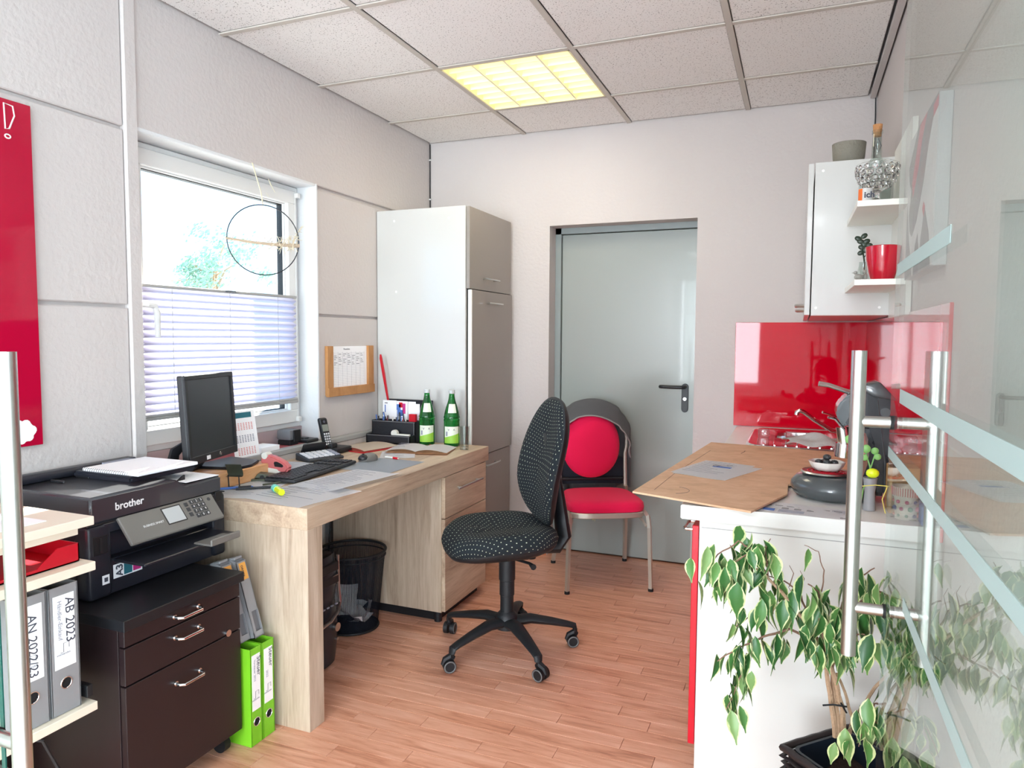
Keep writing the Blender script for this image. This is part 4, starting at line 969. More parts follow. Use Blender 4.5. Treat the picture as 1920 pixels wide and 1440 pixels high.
# back hoop
hoop = [qp(-.185, -.155, .40), qp(-.19, -.185, .52)] + [qp(.205*math.cos(a), -.205-.03*(math.sin(a)+.4), .72+.215*math.sin(a)) for a in [PI+.35-(PI+.7)*i/20 for i in range(21)]] + [qp(.19, -.185, .52), qp(.185, -.155, .40)]
b = MB(); b.tube(hoop, .011, n=8); b.build('back_frame', 'chair_frame', bq)
pt = Matrix.Identity(4); pz = (f2*1.0+upv*.10).normalized(); py = (upv - pz*pz.z).normalized(); px_ = py.cross(pz); o_ = qp(-.012, -.185, .700)
pt = frame_T(o_, px_, py, pz)
pad(pt, .166, .186, [(.001, .034), (.3, .034), (.6, .032), (.82, .026), (.94, .014), (1.0, 0), (.96, -.012), (.001, -.014)], 2.1, nseg=44).build('backrest', 'red_fabric', bq, ang=60)
b = MB(); b.tube([qp(-.185, -.187, .505), qp(.185, -.187, .505)], .009, n=8); b.build('cross_bar', 'soft_black', bq)
# jacket
jk = thing('jacket', 'dark grey jacket with pale piping draped over the red chair', 'jacket', tuple(qp(0, -.25, .7)))
rr = random.Random(5)
def jpt(u, v):
    # u across (0 left..1 right), v: 0 = front lip, .25 = top ridge, 1 = hem behind
    a = PI*(1.02-1.04*u); fold = .006*math.sin(u*38)+.004*math.sin(u*71+1)
    rx, rz = .232+fold, .245
    zt = .715+rz*math.sin(a)**.85 if math.sin(a) > 0 else .715
    x = rx*math.cos(a)
    top = Vector((x, -.225, zt))
    if v < .25:
        k = (.25-v)/.25
        lip = Vector((x*.90+ (.0), -.160+.01*math.sin(u*9), zt-.055-.075*u*math.sin(PI*u)*1.0-.03*(u > .8)*(u-.8)*5))
        q = top.lerp(lip, k); q.z += .018*math.sin(PI*k*.5)*(1-k)*2; q.y -= .0
    else:
        k = (v-.25)/.75
        zb = .47-.13*math.sin(PI*min(1, u*1.1))**2
        q = Vector((x*(1-.05*k), -.235-.05*math.sin(PI*k)-.02*k, zt+(zb-zt)*k)); q.y += fold*2*k
    return qp(q.x, q.y, q.z)
b = MB(); b.grid(jpt, 40, 20, thick=.003); b.build('jacket_shell', 'jacket', jk, ang=70)
b = MB(); b.tube([jpt(i/40, 0)+f2*.004 for i in range(41)], .0045, n=6); b.build('piping', 'jacket_piping', jk)
b = MB(); b.grid(lambda u, v: tuple(qp(-.19+.38*u, -.215-.01*math.sin(PI*u), .47+.15*v)), 8, 2); b.build('lining', 'jacket_lining', jk)
b = MB(); b.grid(lambda u, v: tuple(qp((-.03+.17*u)*(1-v*.85)+.02, -.20+.02*math.sin(u*7), .43-.135*v)), 8, 5, thick=.004); b.build('hanging_corner', 'jacket', jk)
b = MB(); b.tube([qp(.02, -.2, .30), qp(.018, -.195, .275)], .005, n=6); b.build('zip_pull', 'soft_black', jk)
b = MB(); b.tube([qp(.018, -.195, .275), qp(.005, -.195, .262), qp(.018, -.195, .27), qp(.020, -.195, .25), qp(.018, -.195, .27), qp(.03, -.195, .262)], .0022, n=5); b.build('zip_tag', 'yellow', jk)
b = MB(); b.grid(lambda u, v: tuple(qp(.215+.012*math.sin(u*9), -.19-.06*u, .72-.27*v)), 5, 6, thick=.004); b.build('sleeve', 'jacket', jk)

# ------------------------------------------------------------------ things on the desk
DZ0 = .7505
def sheet(cx, cy, w, l, rot, z, label, mt='paper', lines=10, curl=0, name='paper_sheet', group=None, cat='paper', lm='ink_light', head=None, seed=1, th=.0008):
    t = thing(name, label, cat, (cx, cy, z), rz=rot, group=group); c_ = curl
    b = MB(); b.grid(lambda u, v: ((u-.5)*w, (v-.5)*l, th+(c_*max(0, (u-.7)/.3)**2 if c_ > 0 else 0)+.0008*math.sin(u*7+v*5)), 10, 10, thick=th); b.build('sheet', mt, t, local=True)
    rg_ = random.Random(seed); b = MB()
    for k in range(lines):
        y = l*.42-l*.8*k/lines; x0 = -w*.42; x1 = x0+w*rg_.uniform(.3, .85)
        if c_ > 0: x1 = min(x1, w*.15)
        b.box(x0, x1, y-.0012, y+.0012, th+.0010, th+.0013)
    if lines: b.build('print_lines', lm, t, smooth=False, local=True)
    if head:
        b = MB(); b.box(-w*.1, w*.25, l*.1, l*.17, th+.001, th+.0014); b.build('print_block', head, t, smooth=False, local=True)
    return t
sheet(-1.84, 2.0, .20, .30, .35, DZ0, 'white printed sheet at the near left corner of the desk', seed=2)
sheet(-1.612, 2.005, .297, .30, -.15, DZ0, 'white printed sheet under the highlighter reaching the front edge', seed=3)
sheet(-1.60, 2.27, .25, .38, -.12, DZ0+.0015, 'large printed plan sheet with a curled corner before the keyboard', curl=.012, lines=14, seed=4)
sheet(-1.985, 2.38, .19, .28, .1, DZ0, 'white sheet partly under the keyboard towards the window', seed=5)
sheet(-1.66, 2.60, .26, .30, .0, DZ0+.0002, 'translucent bluish desk mat under the mouse', mt='mat_blue', lines=0, cat='desk mat', name='desk_mat')
sheet(-1.735, 2.86, .16, .20, .5, DZ0+.0018, 'small printed slips lying behind the mouse', lines=6, seed=7)
sheet(-1.69, 3.0, .30, .20, .25, DZ0+.004, 'orange-brown folder under the open catalogue', mt='block_wood', lines=0, cat='folder', name='folder')
t = thing('open_catalogue', 'white open catalogue in front of the green bottles', 'magazine', (-1.70, 3.02, DZ0+.006), rz=.2)
for s in (-1, 1):
    b = MB(); b.grid(lambda u, v: (s*u*.155, (v-.5)*.19, .002+.014*math.sin(PI*min(1, u*1.05))**.8*(1-u*.4)), 12, 2, thick=.003); b.build('page_block', 'paper', t, local=True)
b = MB()
for k in range(7): b.box(-.13, -.13+.04+.01*(k % 3), .07-.022*k, .073-.022*k, .0165, .0168)
b.build('print_lines', 'ink_light', t, smooth=False, local=True)
t = thing('diary', 'open cream diary with red cover by the desk organiser', 'notebook', (-1.975, 2.965, DZ0), rz=-.25)
MB().box(-.10, .10, -.12, .12, 0, .004, bev=.001).build('cover', 'red_plastic', t, smooth=False, local=True)
b = MB(); b.grid(lambda u, v: ((u-.5)*.20, (v-.5)*.22, .010+.010*math.sin(PI*u)**.7), 14, 2, thick=.008); b.build('pages', 'paper_cream', t, local=True)
# keyboard
kb = thing('keyboard', 'long black keyboard lying in front of the monitor', 'keyboard', (-1.822, 2.345, DZ0+.002), rz=.075)
MB().box(-.068, .068, -.228, .228, .002, .016, bev=.006, seg=2).build('case', 'key_dark', kb, local=True)
km = None
for r_ in range(6):
    cols = 22; x = -.052+.0205*r_
    for c_ in range(cols):
        y = -.217+.0198*c_
        if c_ in (15, 18) and True: continue
        if r_ == 5 and 4 < c_ < 9: continue
        if km is None: km = MB().box(-.0085, .0085, -.0085, .0085, 0, .006, bev=.0015).build('key', 'black_plastic', kb, smooth=False, local=True); k_ = km
        else: k_ = bpy.data.objects.new('key', km.data); COL.objects.link(k_); k_.parent = kb
        k_.location = (-x, y, .016) if False else (x, y, .0155)
ms = thing('mouse', 'black computer mouse behind the keyboard', 'mouse', (-1.775, 2.672, DZ0+.001), rz=-.3)
b = MB(); b.ball((0, 0, .008), .05, (.62, 1.0, .55), 3); b.bm.verts.ensure_lookup_table()
for v in b.bm.verts: v.co.z = max(v.co.z, 0)
b.build('shell', 'printer_grey', ms, local=True); MB().cyl((-.003, -.028, .028), (.003, -.028, .028), .007, n=14).build('scroll_wheel', 'black_plastic', ms, local=True)
b = MB(); b.ball((0, -.022, .013), .036, (.72, .85, .55), 2); b.build('buttons', 'black_plastic', ms, local=True)

# monitor
P0, P1 = Vector((-1.950, 1.838, .852)), Vector((-2.040, 2.157, .862))
wx = (P1-P0); wx.z = 0; W_ = wx.length; wx.normalize(); zb = Vector((-.05, -.015, 1)).normalized(); nx = wx.cross(zb)      # screen normal
mt_ = thing('monitor', 'black square-format monitor on a wooden block at the near end of the desk', 'monitor', (-2.02, 2.0, .81))
MT = frame_T(P0, wx, zb, nx); MH = .316
b = MB(); b.box(0, W_, 0, MH, -.028, -.004, bev=.005, seg=2, T=MT); fr = .017
b.box(0, W_, 0, .028, -.006, .003, bev=.002, T=MT); b.box(0, W_, MH-fr, MH, -.006, .003, bev=.002, T=MT); b.box(0, fr, .026, MH-fr+.002, -.006, .003, bev=.002, T=MT); b.box(W_-fr, W_, .026, MH-fr+.002, -.006, .003, bev=.002, T=MT)
b.build('bezel', 'black_plastic', mt_, smooth=False)
b = MB(); b.box(.05, W_-.05, .05, MH-.06, -.055, -.026, bev=.015, seg=2, T=MT); b.build('rear_housing', 'black_plastic', mt_)
MB().box(fr, W_-fr, .027, MH-fr, -.005, -.0015, T=MT).build('screen', 'screen', mt_, smooth=False)
MB().box(.105, .13, .006, .020, .003, .0036, T=MT).build('model_sticker', 'paper', mt_, smooth=False)
b = MB(); c1 = MT @ Vector((W_/2+.035, .014, .0035)); b.tube(arc(c1, .0065, 0, 2*PI*15/16, 15, wx, zb), .0009, n=5, closed=True); b.build('round_logo', 'chrome', mt_)
text('hp', .010, MT @ Vector((W_/2+.0305, .0115, .003)), wx, zb, 'chrome', mt_)
nc = MT @ Vector((W_/2, .10, -.05))
b = MB(); b.tube([nc, nc-nx*.03-zb*.06, Vector((nc.x-.045, nc.y-.01, .83)), Vector((nc.x-.02, nc.y, .812))], [.03, .032, .035, .045], n=12, flat=.5); b.build('stand_neck', 'black_plastic', mt_)
b = MB(); b.prism([(-2.13, 1.99, .8065), (-1.93, 2.03, .8065), (-1.925, 2.11, .8065), (-1.97, 2.20, .8065), (-2.13, 2.22, .8065)], (0, 0, .010), bev=.003, seg=2); b.build('stand_base', 'black_plastic', mt_)
t = thing('desk_telephone', 'black curved device standing behind the monitor', 'telephone', (-2.09, 1.93, DZ0))
b = MB(); b.tube([(-2.06, 1.86, .765), (-2.08, 1.875, .83), (-2.10, 1.91, .88), (-2.10, 1.955, .905)], [.028, .026, .022, .012], n=10, flat=.5); b.box(-2.115, -2.03, 1.855, 1.96, DZ0, .775, bev=.008, seg=2); b.build('body', 'black_plastic', t)
bk = thing('monitor_riser', 'wooden block carrying the monitor', 'riser', (-2.02, 2.08, DZ0))
MB().box(-2.112, -1.925, 1.945, 2.225, DZ0, .806, bev=.003).build('block', 'block_wood', bk, smooth=False)
td = thing('tape_dispenser', 'pinkish-red and white handheld tape dispenser beside the wooden block', 'tape dispenser', (-1.90, 2.22, DZ0+.012), rz=.15)
b = MB()
prof = [(-.055, 0, .012), (.045, 0, .006), (.062, 0, .024), (.05, 0, .044), (.02, 0, .060), (-.02, 0, .076), (-.055, 0, .074), (-.066, 0, .055)]
b.prism([(p[0], -.017, p[2]) for p in prof], (0, .034, 0), bev=.007, seg=2); b.build('housing', 'pink_plastic', td, local=True)
MB().prism([(p[0]*.35+.018, -.0178, (p[2]-.04)*.35+.04) for p in prof], (0, .0356, 0), bev=.002).build('grip_opening', 'soft_black', td, local=True)
b = MB(); b.prism([(-.058, -.019, .0), (.03, -.019, .0), (.012, -.019, .022), (-.05, -.019, .03)], (0, .038, 0), bev=.003); b.build('roll_holder', 'offwhite_plastic', td, local=True)
b = MB(); b.cyl((-.045, -.0175, .072), (-.045, .0175, .072), .013, n=18); b.build('label_roll', 'offwhite_plastic', td, local=True)
hp_ = thing('hole_punch', 'olive metal hole punch before the wooden block', 'hole punch', (-1.885, 2.155, DZ0), rz=.5)
MB().box(-.06, .05, -.03, .03, 0, .010, bev=.002).build('base_plate', 'olive_metal', hp_, smooth=False, local=True)
MB().prism([(-.05, -.022, .012), (.045, -.022, .012), (.05, -.022, .018), (-.035, -.022, .03)], (0, .044, 0), bev=.002).build('lever', 'olive_metal', hp_, smooth=False, local=True)
MB().cyl((-.02, -.026, .016), (-.02, .026, .016), .008, n=12).build('punch_tube', 'soft_black', hp_, local=True)
sc_ = thing('clip_stand', 'bent grey metal clip standing beside the printer on the desk', 'holder', (-1.895, 1.985, DZ0), rz=.3)
b = MB(); b.grid(lambda u, v: (-.03+.06*v, .02*math.sin(u*3)-.01, .045+.045*u-.018*math.sin(PI*u)), 8, 3, thick=.002); b.build('clip_plate', 'olive_metal', sc_, local=True)
b = MB(); b.cyl((-.02, 0, 0), (-.02, -.005, .05), .0022, n=6); b.cyl((.02, 0, 0), (.02, -.005, .05), .0022, n=6); b.box(-.035, .035, -.02, .02, 0, .003); b.build('clip_legs', 'soft_black', sc_, local=True)
def pen(name, label, p0, p1, r, mb_, capm, group=None):
    p0, p1 = Vector(p0), Vector(p1); t = thing(name, label, 'pen', tuple((p0+p1)/2), group=group); d = (p1-p0)
    MB().cyl(tuple(p0), tuple(p0+d*.62), r, n=12).build('barrel', mb_, t); MB().cyl(tuple(p0+d*.60), tuple(p0+d*.95), r*1.15, n=12).build('pen_cap', capm, t)
    MB().cyl(tuple(p0+d*.95), tuple(p1), r*.7, r*.5, n=10).build('tip', mb_, t); return t
pen('highlighter', 'yellow highlighter lying on the sheet at the near end of the desk', (-1.655, 1.955, .763), (-1.735, 2.01, .763), .0115, 'highlighter', 'cyan_label')
pen('ballpoint_pen', 'black ballpoint pen lying near the corner of the desk', (-1.86, 1.955, .7575), (-1.745, 2.05, .7575), .0045, 'black_plastic', 'wire')
pen('ballpoint_pen', 'blue ballpoint pen lying beside the printer', (-1.93, 1.93, .7555), (-1.84, 2.02, .7555), .0045, 'ink_blue', 'black_plastic')
pen('ballpoint_pen', 'olive pencil lying beside the keyboard', (-1.83, 2.06, .7555), (-1.79, 2.14, .7555), .0035, 'olive_metal', 'olive_metal')
pen('felt_pen', 'red felt pen lying between the two green bottles', (-1.715, 3.135, .7575), (-1.60, 3.09, .7575), .0065, 'red_plastic', 'red_plastic')
pen('ballpoint_pen', 'red and white pen lying beside the mouse', (-1.74, 2.76, .7575), (-1.66, 2.74, .7575), .0045, 'offwhite_plastic', 'red_plastic')
# calculator
ca = thing('calculator', 'grey desk calculator with tilted display behind the keyboard', 'calculator', (-2.0, 2.62, DZ0), rz=-.35)
MB().prism([(-.055, -.09, 0), (.06, -.09, 0), (.06, -.09, .012), (-.055, -.09, .032)], (0, .18, 0), bev=.003).build('case', 'key_dark', ca, smooth=False, local=True)
TC = Matrix.Translation((-.058, 0, .030)) @ Matrix.Rotation(math.radians(-58), 4, 'Y')
MB().box(-.004, .045, -.06, .06, -.004, .006, bev=.003, T=TC).build('display_hood', 'black_plastic', ca, smooth=False, local=True); MB().box(.006, .036, -.045, .045, .006, .0066, T=TC).build('display', 'lcd', ca, smooth=False, local=True)
TK = Matrix.Translation((0, 0, .0225)) @ Matrix.Rotation(math.radians(10), 4, 'Y')
for r_ in range(4):
    for c_ in range(6): MB().box(-.028+.021*r_-.008, -.028+.021*r_+.008, -.070+.028*c_-.011, -.070+.028*c_+.011, 0, .005, bev=.001, T=TK).build('key', 'key_white' if c_ != 5 else 'ink_light', ca, smooth=False, local=True)
# cordless phone
ph = thing('cordless_phone', 'black cordless phone standing in its charging cradle', 'telephone', (-2.055, 2.80, DZ0), rz=0)
b = MB(); b.box(-2.10, -2.0, 2.755, 2.875, DZ0, .778, bev=.008, seg=2); b.box(-2.085, -2.03, 2.755, 2.80, .77, .80, bev=.008, seg=2); b.build('cradle', 'black_plastic', ph)
hx = Vector((.30, .95, 0)).normalized(); hz = Vector((-.10, -.17, 1)).normalized(); hn = hx.cross(hz); HT = frame_T(Vector((-2.062, 2.765, .775)), hx, hz, hn)
b = MB(); b.box(-.023, .023, 0, .150, -.012, .012, bev=.010, seg=3, T=HT); hs = b.build('handset', 'black_plastic', ph)
MB().box(-.016, .016, .085, .118, .0118, .0128, bev=.0003, T=HT).build('phone_display', 'lcd', hs, smooth=False)
for r_ in range(5):
    for c_ in range(3): MB().box(-.0155+.0115*c_, -.0075+.0115*c_, .068-.0125*r_, .0765-.0125*r_, .0118, .0135, bev=.0006, T=HT).build('phone_key', 'key_white', hs, smooth=False)
b = MB(); b.tube(arc(HT @ Vector((0, .132, .0122)), .004, 0, 2*PI*11/12, 11, hx, hz), .0008, n=4, closed=True); b.build('ear_ring', 'ink_light', hs)
# desk organiser
og = thing('desk_organiser', 'black leather tiered desk organiser against the tall cabinet', 'organiser', (-1.95, 3.22, DZ0))
b = MB(); X0, X1 = -2.095, -1.83
for y0, y1, z in ((3.135, 3.19, .797), (3.19, 3.262, .865)):
    b.box(X0, X1, y0, y0+.006, DZ0, z, bev=.001); b.box(X0, X1, y1-.006, y1, DZ0, z, bev=.001); b.box(X0, X0+.006, y0, y1, DZ0, z, bev=.001); b.box(X1-.006, X1, y0, y1, DZ0, z, bev=.001); b.box(X0, X1, y0, y1, DZ0, DZ0+.006)
b.box(X0+.02, X1+.03, 3.315, 3.325, DZ0, .968, bev=.001); b.box(X0+.02, X0+.028, 3.262, 3.325, DZ0, .90, bev=.001); b.box(X1-.0, X1+.01, 3.262, 3.325, DZ0, .90, bev=.001); b.build('tiers', 'black_leather', og, smooth=False)
b = MB()
for y, z in ((3.1345, .792), (3.1895, .86)): b.box(X0+.004, X1-.004, y-.0004, y+.0002, z, z+.0012); b.box(X1-.010, X1-.009, y-.0004, y+.0002, DZ0+.006, z)
b.build('stitching', 'stitch', og, smooth=False)
def card(x0, x1, y, z0, z1, m, label, cat='card', rot=0, extra=None):
    t = thing('greeting_card' if cat == 'card' else 'envelope', label, cat, ((x0+x1)/2, y, z0)); MB().box(x0, x1, y-.001, y+.001, z0, z1).build('sheet', m, t, smooth=False)
    if extra:
        for (a, b_, c_, d_, mm) in extra: MB().box(x0+a, x0+b_, y-.0016, y-.001, z0+c_, z0+d_).build('print_block', mm, t, smooth=False)
    return t
card(-2.075, -1.99, 3.268, .80, .965, 'paper', 'white card with small black print in the desk organiser', extra=[(.012, .030, .148, .152, 'ink'), (.012, .018, .10, .14, 'ink_blue')])
card(-1.998, -1.925, 3.274, .80, .962, 'paper', 'colourful card with a red figure in the desk organiser', extra=[(.006, .030, .115, .145, 'ink_blue'), (.020, .042, .128, .155, 'red_plastic'), (.042, .060, .095, .150, 'magenta'), (.010, .045, .08, .115, 'ink_blue')])
card(-1.925, -1.855, 3.280, .80, .950, 'paper', 'white envelope leaning at the right in the desk organiser', cat='envelope')
card(-1.965, -1.885, 3.290, .80, .960, 'paper', 'white envelope standing at the back of the desk organiser', cat='envelope')
rr = random.Random(21); cl = [('ink_blue', 'blue'), ('clear_plastic', 'clear'), ('black_plastic', 'black'), ('ink_blue', 'blue'), ('chrome', 'silver'), ('soft_black', 'black'), ('red_plastic', 'red'), ('ink_blue', 'blue'), ('black_plastic', 'black'), ('offwhite_plastic', 'white')]
for k in range(20):
    c_, nm = cl[k % 10]; x = X0+.015+.0085*k+(.02 if k > 8 else 0); lean = rr.uniform(-.02, .02)
    t = thing('pen', nm+' pen standing packed among others in the black organiser', 'pen', (x, 3.225, DZ0+.008), group='pens in the desk organiser')
    MB().tube([(x, 3.225+rr.uniform(-.01, .01), DZ0+.008), (x+lean, 3.225+rr.uniform(-.02, .02), .872+rr.uniform(.0, .035))], .0034, n=6).build('barrel', c_, t)
t = thing('eraser_box', 'red packet standing in the organiser before the left bottle', 'packet', (-1.865, 3.225, .82)); MB().box(-1.885, -1.845, 3.215, 3.235, DZ0+.01, .902, bev=.002).build('packet', 'red_plastic', t, smooth=False)
t = thing('correction_tape', 'white correction roller lying in the low front tier of the organiser', 'correction tape', (-1.93, 3.16, .78)); b = MB(); b.cyl((-1.935, 3.15, .805), (-1.935, 3.17, .805), .018, n=20); b.box(-1.935, -1.845, 3.152, 3.168, .792, .803, bev=.002); b.build('roller', 'offwhite_plastic', t)
t = thing('shoehorn', 'long red plastic stick leaning in the corner from the desk organiser', 'stick', (-2.04, 3.295, .8)); b = MB(); b.tube([(-2.025, 3.29, .76), (-2.055, 3.292, .95), (-2.085, 3.295, 1.10), (-2.103, 3.295, 1.19), (-2.105, 3.295, 1.21)], [.006, .009, .014, .013, .007], n=8, flat=.4); b.build('blade', 'red_plastic', t)
# bottles
def bottle(x, y, label):
    t = thing('water_bottle', label, 'bottle', (x, y, DZ0), group='green mineral water bottles'); R_ = .0405
    prof = [(.0, .004), (.034, .001), (R_, .006), (R_, .128), (R_+.0012, .131), (R_+.0012, .136), (R_-.001, .139), (R_-.001, .142), (R_+.0012, .145), (R_+.0012, .150), (R_-.001, .155), (.036, .175), (.028, .205), (.019, .232), (.0145, .255), (.0135, .270), (.0145, .272), (.0145, .277)]
    b = MB(); b.lathe(prof, (x, y, DZ0), 36); b.build('glass_body', 'green_glass', t)
    b = MB(); b.lathe([(.0, .2868), (.0140, .2868), (.0155, .285), (.0155, .270), (.0140, .268)], (x, y, DZ0), 28); b.build('screw_cap', 'cap', t)
    a0, a1 = -2.15, -.15
    b = MB(); b.grid(lambda u, v: (x+(R_+.0006)*math.cos(a0+(a1-a0)*u), y+(R_+.0006)*math.sin(a0+(a1-a0)*u), DZ0+.018+.085*v), 20, 1); lb = b.build('front_label', 'bottle_label', t)
    b = MB(); b.grid(lambda u, v: (x+(R_+.0010)*math.cos(a0+(a1-a0)*u), y+(R_+.0010)*math.sin(a0+(a1-a0)*u), DZ0+.018+(.028+.022*u)*v), 20, 1); b.build('label_band', 'bottle_label_green', lb)
    b = MB(); b.grid(lambda u, v: (x+(R_+.0010)*math.cos(a0+.25+.25*u), y+(R_+.0010)*math.sin(a0+.25+.25*u), DZ0+.055+.022*v), 4, 1); b.build('bar_code', 'ink_light', lb)
    am = -1.15
    text('VILSA', .015, (x+(R_+.002)*math.cos(am-.45), y+(R_+.003)*math.sin(am-.45), DZ0+.082), (-math.sin(am), math.cos(am), 0), (0, 0, 1), 'ink', lb)
    b = MB(); b.grid(lambda u, v: (x+((.0385-.0115*v))*math.cos(a0+.5+1.2*u), y+(.0385-.0115*v)*math.sin(a0+.5+1.2*u), DZ0+.172+.045*v), 10, 3); b.build('neck_label', 'bottle_label', t)
bottle(-1.770, 3.205, 'left green glass water bottle, next to the black organiser'); bottle(-1.632, 3.215, 'right green glass water bottle, beside the drinking glass')
t = thing('drinking_glass', 'clear drinking glass standing on the far end of the desk', 'glass', (-1.525, 3.14, DZ0))
b = MB(); b.lathe([(0, .001), (.022, .001), (.026, .115), (.0248, .115), (.0205, .012), (0, .010)], (-1.525, 3.14, DZ0), 28); b.build('glass_body', 'thin_glass', t)
# on the window board and trunking
ZW = .8005
t = thing('desk_calendar', 'tall white three-month calendar leaning behind the monitor', 'calendar', (-2.14, 2.30, ZW))
CL = frame_T(Vector((-2.125, 2.235, ZW+.002)), Vector((.05, 1, 0)).normalized(), Vector((-.25, .10, 1)).normalized(), Vector((1, 0, .25)).normalized())
MB().box(0, .135, 0, .195, -.001, .001, T=CL).build('sheet', 'paper', t, smooth=False)
for k in range(3):
    b = MB()
    for r_ in range(5):
        for c_ in range(7): b.box(.020+.0145*c_, .028+.0145*c_, .140-.052*k-.0065*r_, .144-.052*k-.0065*r_, .001, .0014, T=CL)
    b.build('month_grid', 'grid_red' if k != 1 else 'ink_light', t, smooth=False)
MB().box(.02, .115, .165, .188, .001, .0014, T=CL).build('header_picture', 'teal', t, smooth=False)
t = thing('note_block', 'white note block on the red window board', 'notepad', (-2.19, 2.47, ZW)); MB().box(-2.235, -2.14, 2.40, 2.52, ZW, ZW+.022, bev=.001).build('paper_block', 'paper', t, smooth=False)
t = thing('pencil_sharpener', 'grey and black boxy sharpener on the window board', 'sharpener', (-2.2, 2.66, ZW)); b = MB(); b.box(-2.245, -2.165, 2.62, 2.69, ZW+.022, ZW+.072, bev=.012, seg=2); b.build('body', 'grey_card_dark', t); MB().box(-2.24, -2.17, 2.625, 2.685, ZW, ZW+.022, bev=.002).build('drawer', 'soft_black', t, smooth=False); MB().box(-2.164, -2.158, 2.64, 2.69, ZW+.015, ZW+.070, bev=.002).build('black_face', 'soft_black', t, smooth=False)
t = thing('phone_charger', 'flat black charger on the window board behind the phone', 'charger', (-2.19, 2.75, ZW)); b = MB(); b.box(-2.24, -2.14, 2.715, 2.80, ZW, ZW+.016, bev=.004); b.cyl((-2.19, 2.757, ZW+.016), (-2.19, 2.757, ZW+.020), .02, n=16); b.build('body', 'black_plastic', t, smooth=False)
# ------------------------------------------------------------------ kitchen
KX, KY0, KZ = -.292, 2.0, .84
kc = thing('base_cabinet', 'white kitchen base cabinet with red doors and white end panel', 'cabinet', (0, 3, 0))
MB().box(-.246, XR-.012, 2.032, 2.048, .002, .80, bev=.001).build('end_panel', 'white_laminate', kc, smooth=False)
MB().box(-.24, XR-.004, 2.05, YB-.018, .12, .80).build('carcass', 'white_laminate', kc, smooth=False)
MB().box(-.225, XR-.01, 2.049, YB-.018, .002, .12).build('plinth', 'grey_front', kc, smooth=False)
for k in range(4):
    y0 = 2.036+.478*k; d_ = MB().box(-.266, -.248, y0, y0+.474, .13, .775, bev=.0015).build('door', 'red_front', kc, smooth=False)
    b = MB(); b.tube([(-.266, y0+.03, .755), (-.288, y0+.03, .755), (-.294, y0+.045, .755), (-.294, y0+.11, .755), (-.288, y0+.125, .755), (-.266, y0+.125, .755)], .0045, n=8); b.build('handle', 'chrome', d_)
for x, z in ((-.19, .10), (.27, .10)): MB().cyl((x, 2.034, z), (x, 2.0305, z), .007, n=14).build('screw_cap', 'wax', kc)
MB().box(-.24, XR-.012, 2.0305, 2.0325, .772, .774).build('panel_groove', 'alu_paint', kc, smooth=False)
wt = thing('worktop', 'white kitchen worktop with the sink along the right wall', 'worktop', (0, 3, KZ))
b = MB(); sx0_, sx1_, sy0_, sy1_ = -.175, .245, 3.22, 3.80
for a in ((KX, sx0_, KY0, YB-.009), (sx1_, XR-.009, KY0, YB-.009), (sx0_, sx1_, KY0, sy0_), (sx0_, sx1_, sy1_, YB-.009)): b.box(a[0], a[1], a[2], a[3], .80, KZ, bev=.0)
b.box(KX-.003, KX, KY0, YB-.009, .802, KZ-.002, bev=.001)
b.build('worktop_slab', 'white_laminate', wt, smooth=False)
# sink
sk = thing('kitchen_sink', 'stainless steel sink with round bowl and ribbed drainer', 'sink', (.03, 3.5, KZ))
def rrect(x0, x1, y0, y1, r, z, n=6):
    out = []
    for (cx_, cy_, a) in ((x1-r, y1-r, 0), (x0+r, y1-r, PI/2), (x0+r, y0+r, PI), (x1-r, y0+r, 1.5*PI)):
        for k in range(n+1): out.append(Vector((cx_+r*math.cos(a+PI/2*k/n), cy_+r*math.sin(a+PI/2*k/n), z)))
    return out
t = bmesh.new()
outer = rrect(-.205, .265, 3.19, 3.85, .09, KZ+.002); rim1 = rrect(-.195, .255, 3.20, 3.84, .085, KZ+.009); rim2 = rrect(-.18, .24, 3.215, 3.825, .075, KZ+.006); n_ = len(outer)
bowl_c = Vector((.02, 3.655)); ringb = []
def match(rr_, z, src): return [Vector((bowl_c.x+rr_*math.cos(math.atan2(p.y-3.52, p.x-.03)), bowl_c.y+rr_*math.sin(math.atan2(p.y-3.52, p.x-.03)), z)) for p in src]
loops = [outer, rim1, rim2, [p.lerp(q, .5)+Vector((0, 0, -.001)) for p, q in zip(rim2, match(.165, KZ+.003, rim2))], match(.165, KZ+.003, rim2), match(.155, KZ-.004, rim2), match(.150, KZ-.03, rim2), match(.148, KZ-.13, rim2), match(.12, KZ-.15, rim2), match(.02, KZ-.155, rim2)]
VV = [[t.verts.new(p) for p in l_] for l_ in loops]
for A, B in zip(VV, VV[1:]):
    for j in range(n_): t.faces.new((A[j], A[(j+1) % n_], B[(j+1) % n_], B[j]))
t.faces.new(VV[-1]); bmesh.ops.recalc_face_normals(t, faces=t.faces); b = MB(); b._add(t); b.build('sink_bowl', 'chrome', sk)
b = MB()
for k in range(7): b.tube([(-.13+.045*k, 3.24, KZ+.007), (-.14+.05*k, 3.43-.01*abs(k-3), KZ+.005)], .004, n=6, flat=.5)
b.build('drainer_rib', 'chrome', sk)
fc = thing('mixer_tap', 'chrome mixer tap with slim angled spout at the sink', 'tap', (.20, 3.62, KZ))
b = MB(); b.cyl((.205, 3.62, KZ+.002), (.205, 3.62, KZ+.075), .023, n=24); b.cyl((.205, 3.62, KZ+.07), (.205, 3.62, KZ+.085), .019, n=20); b.build('tap_body', 'chrome', fc)
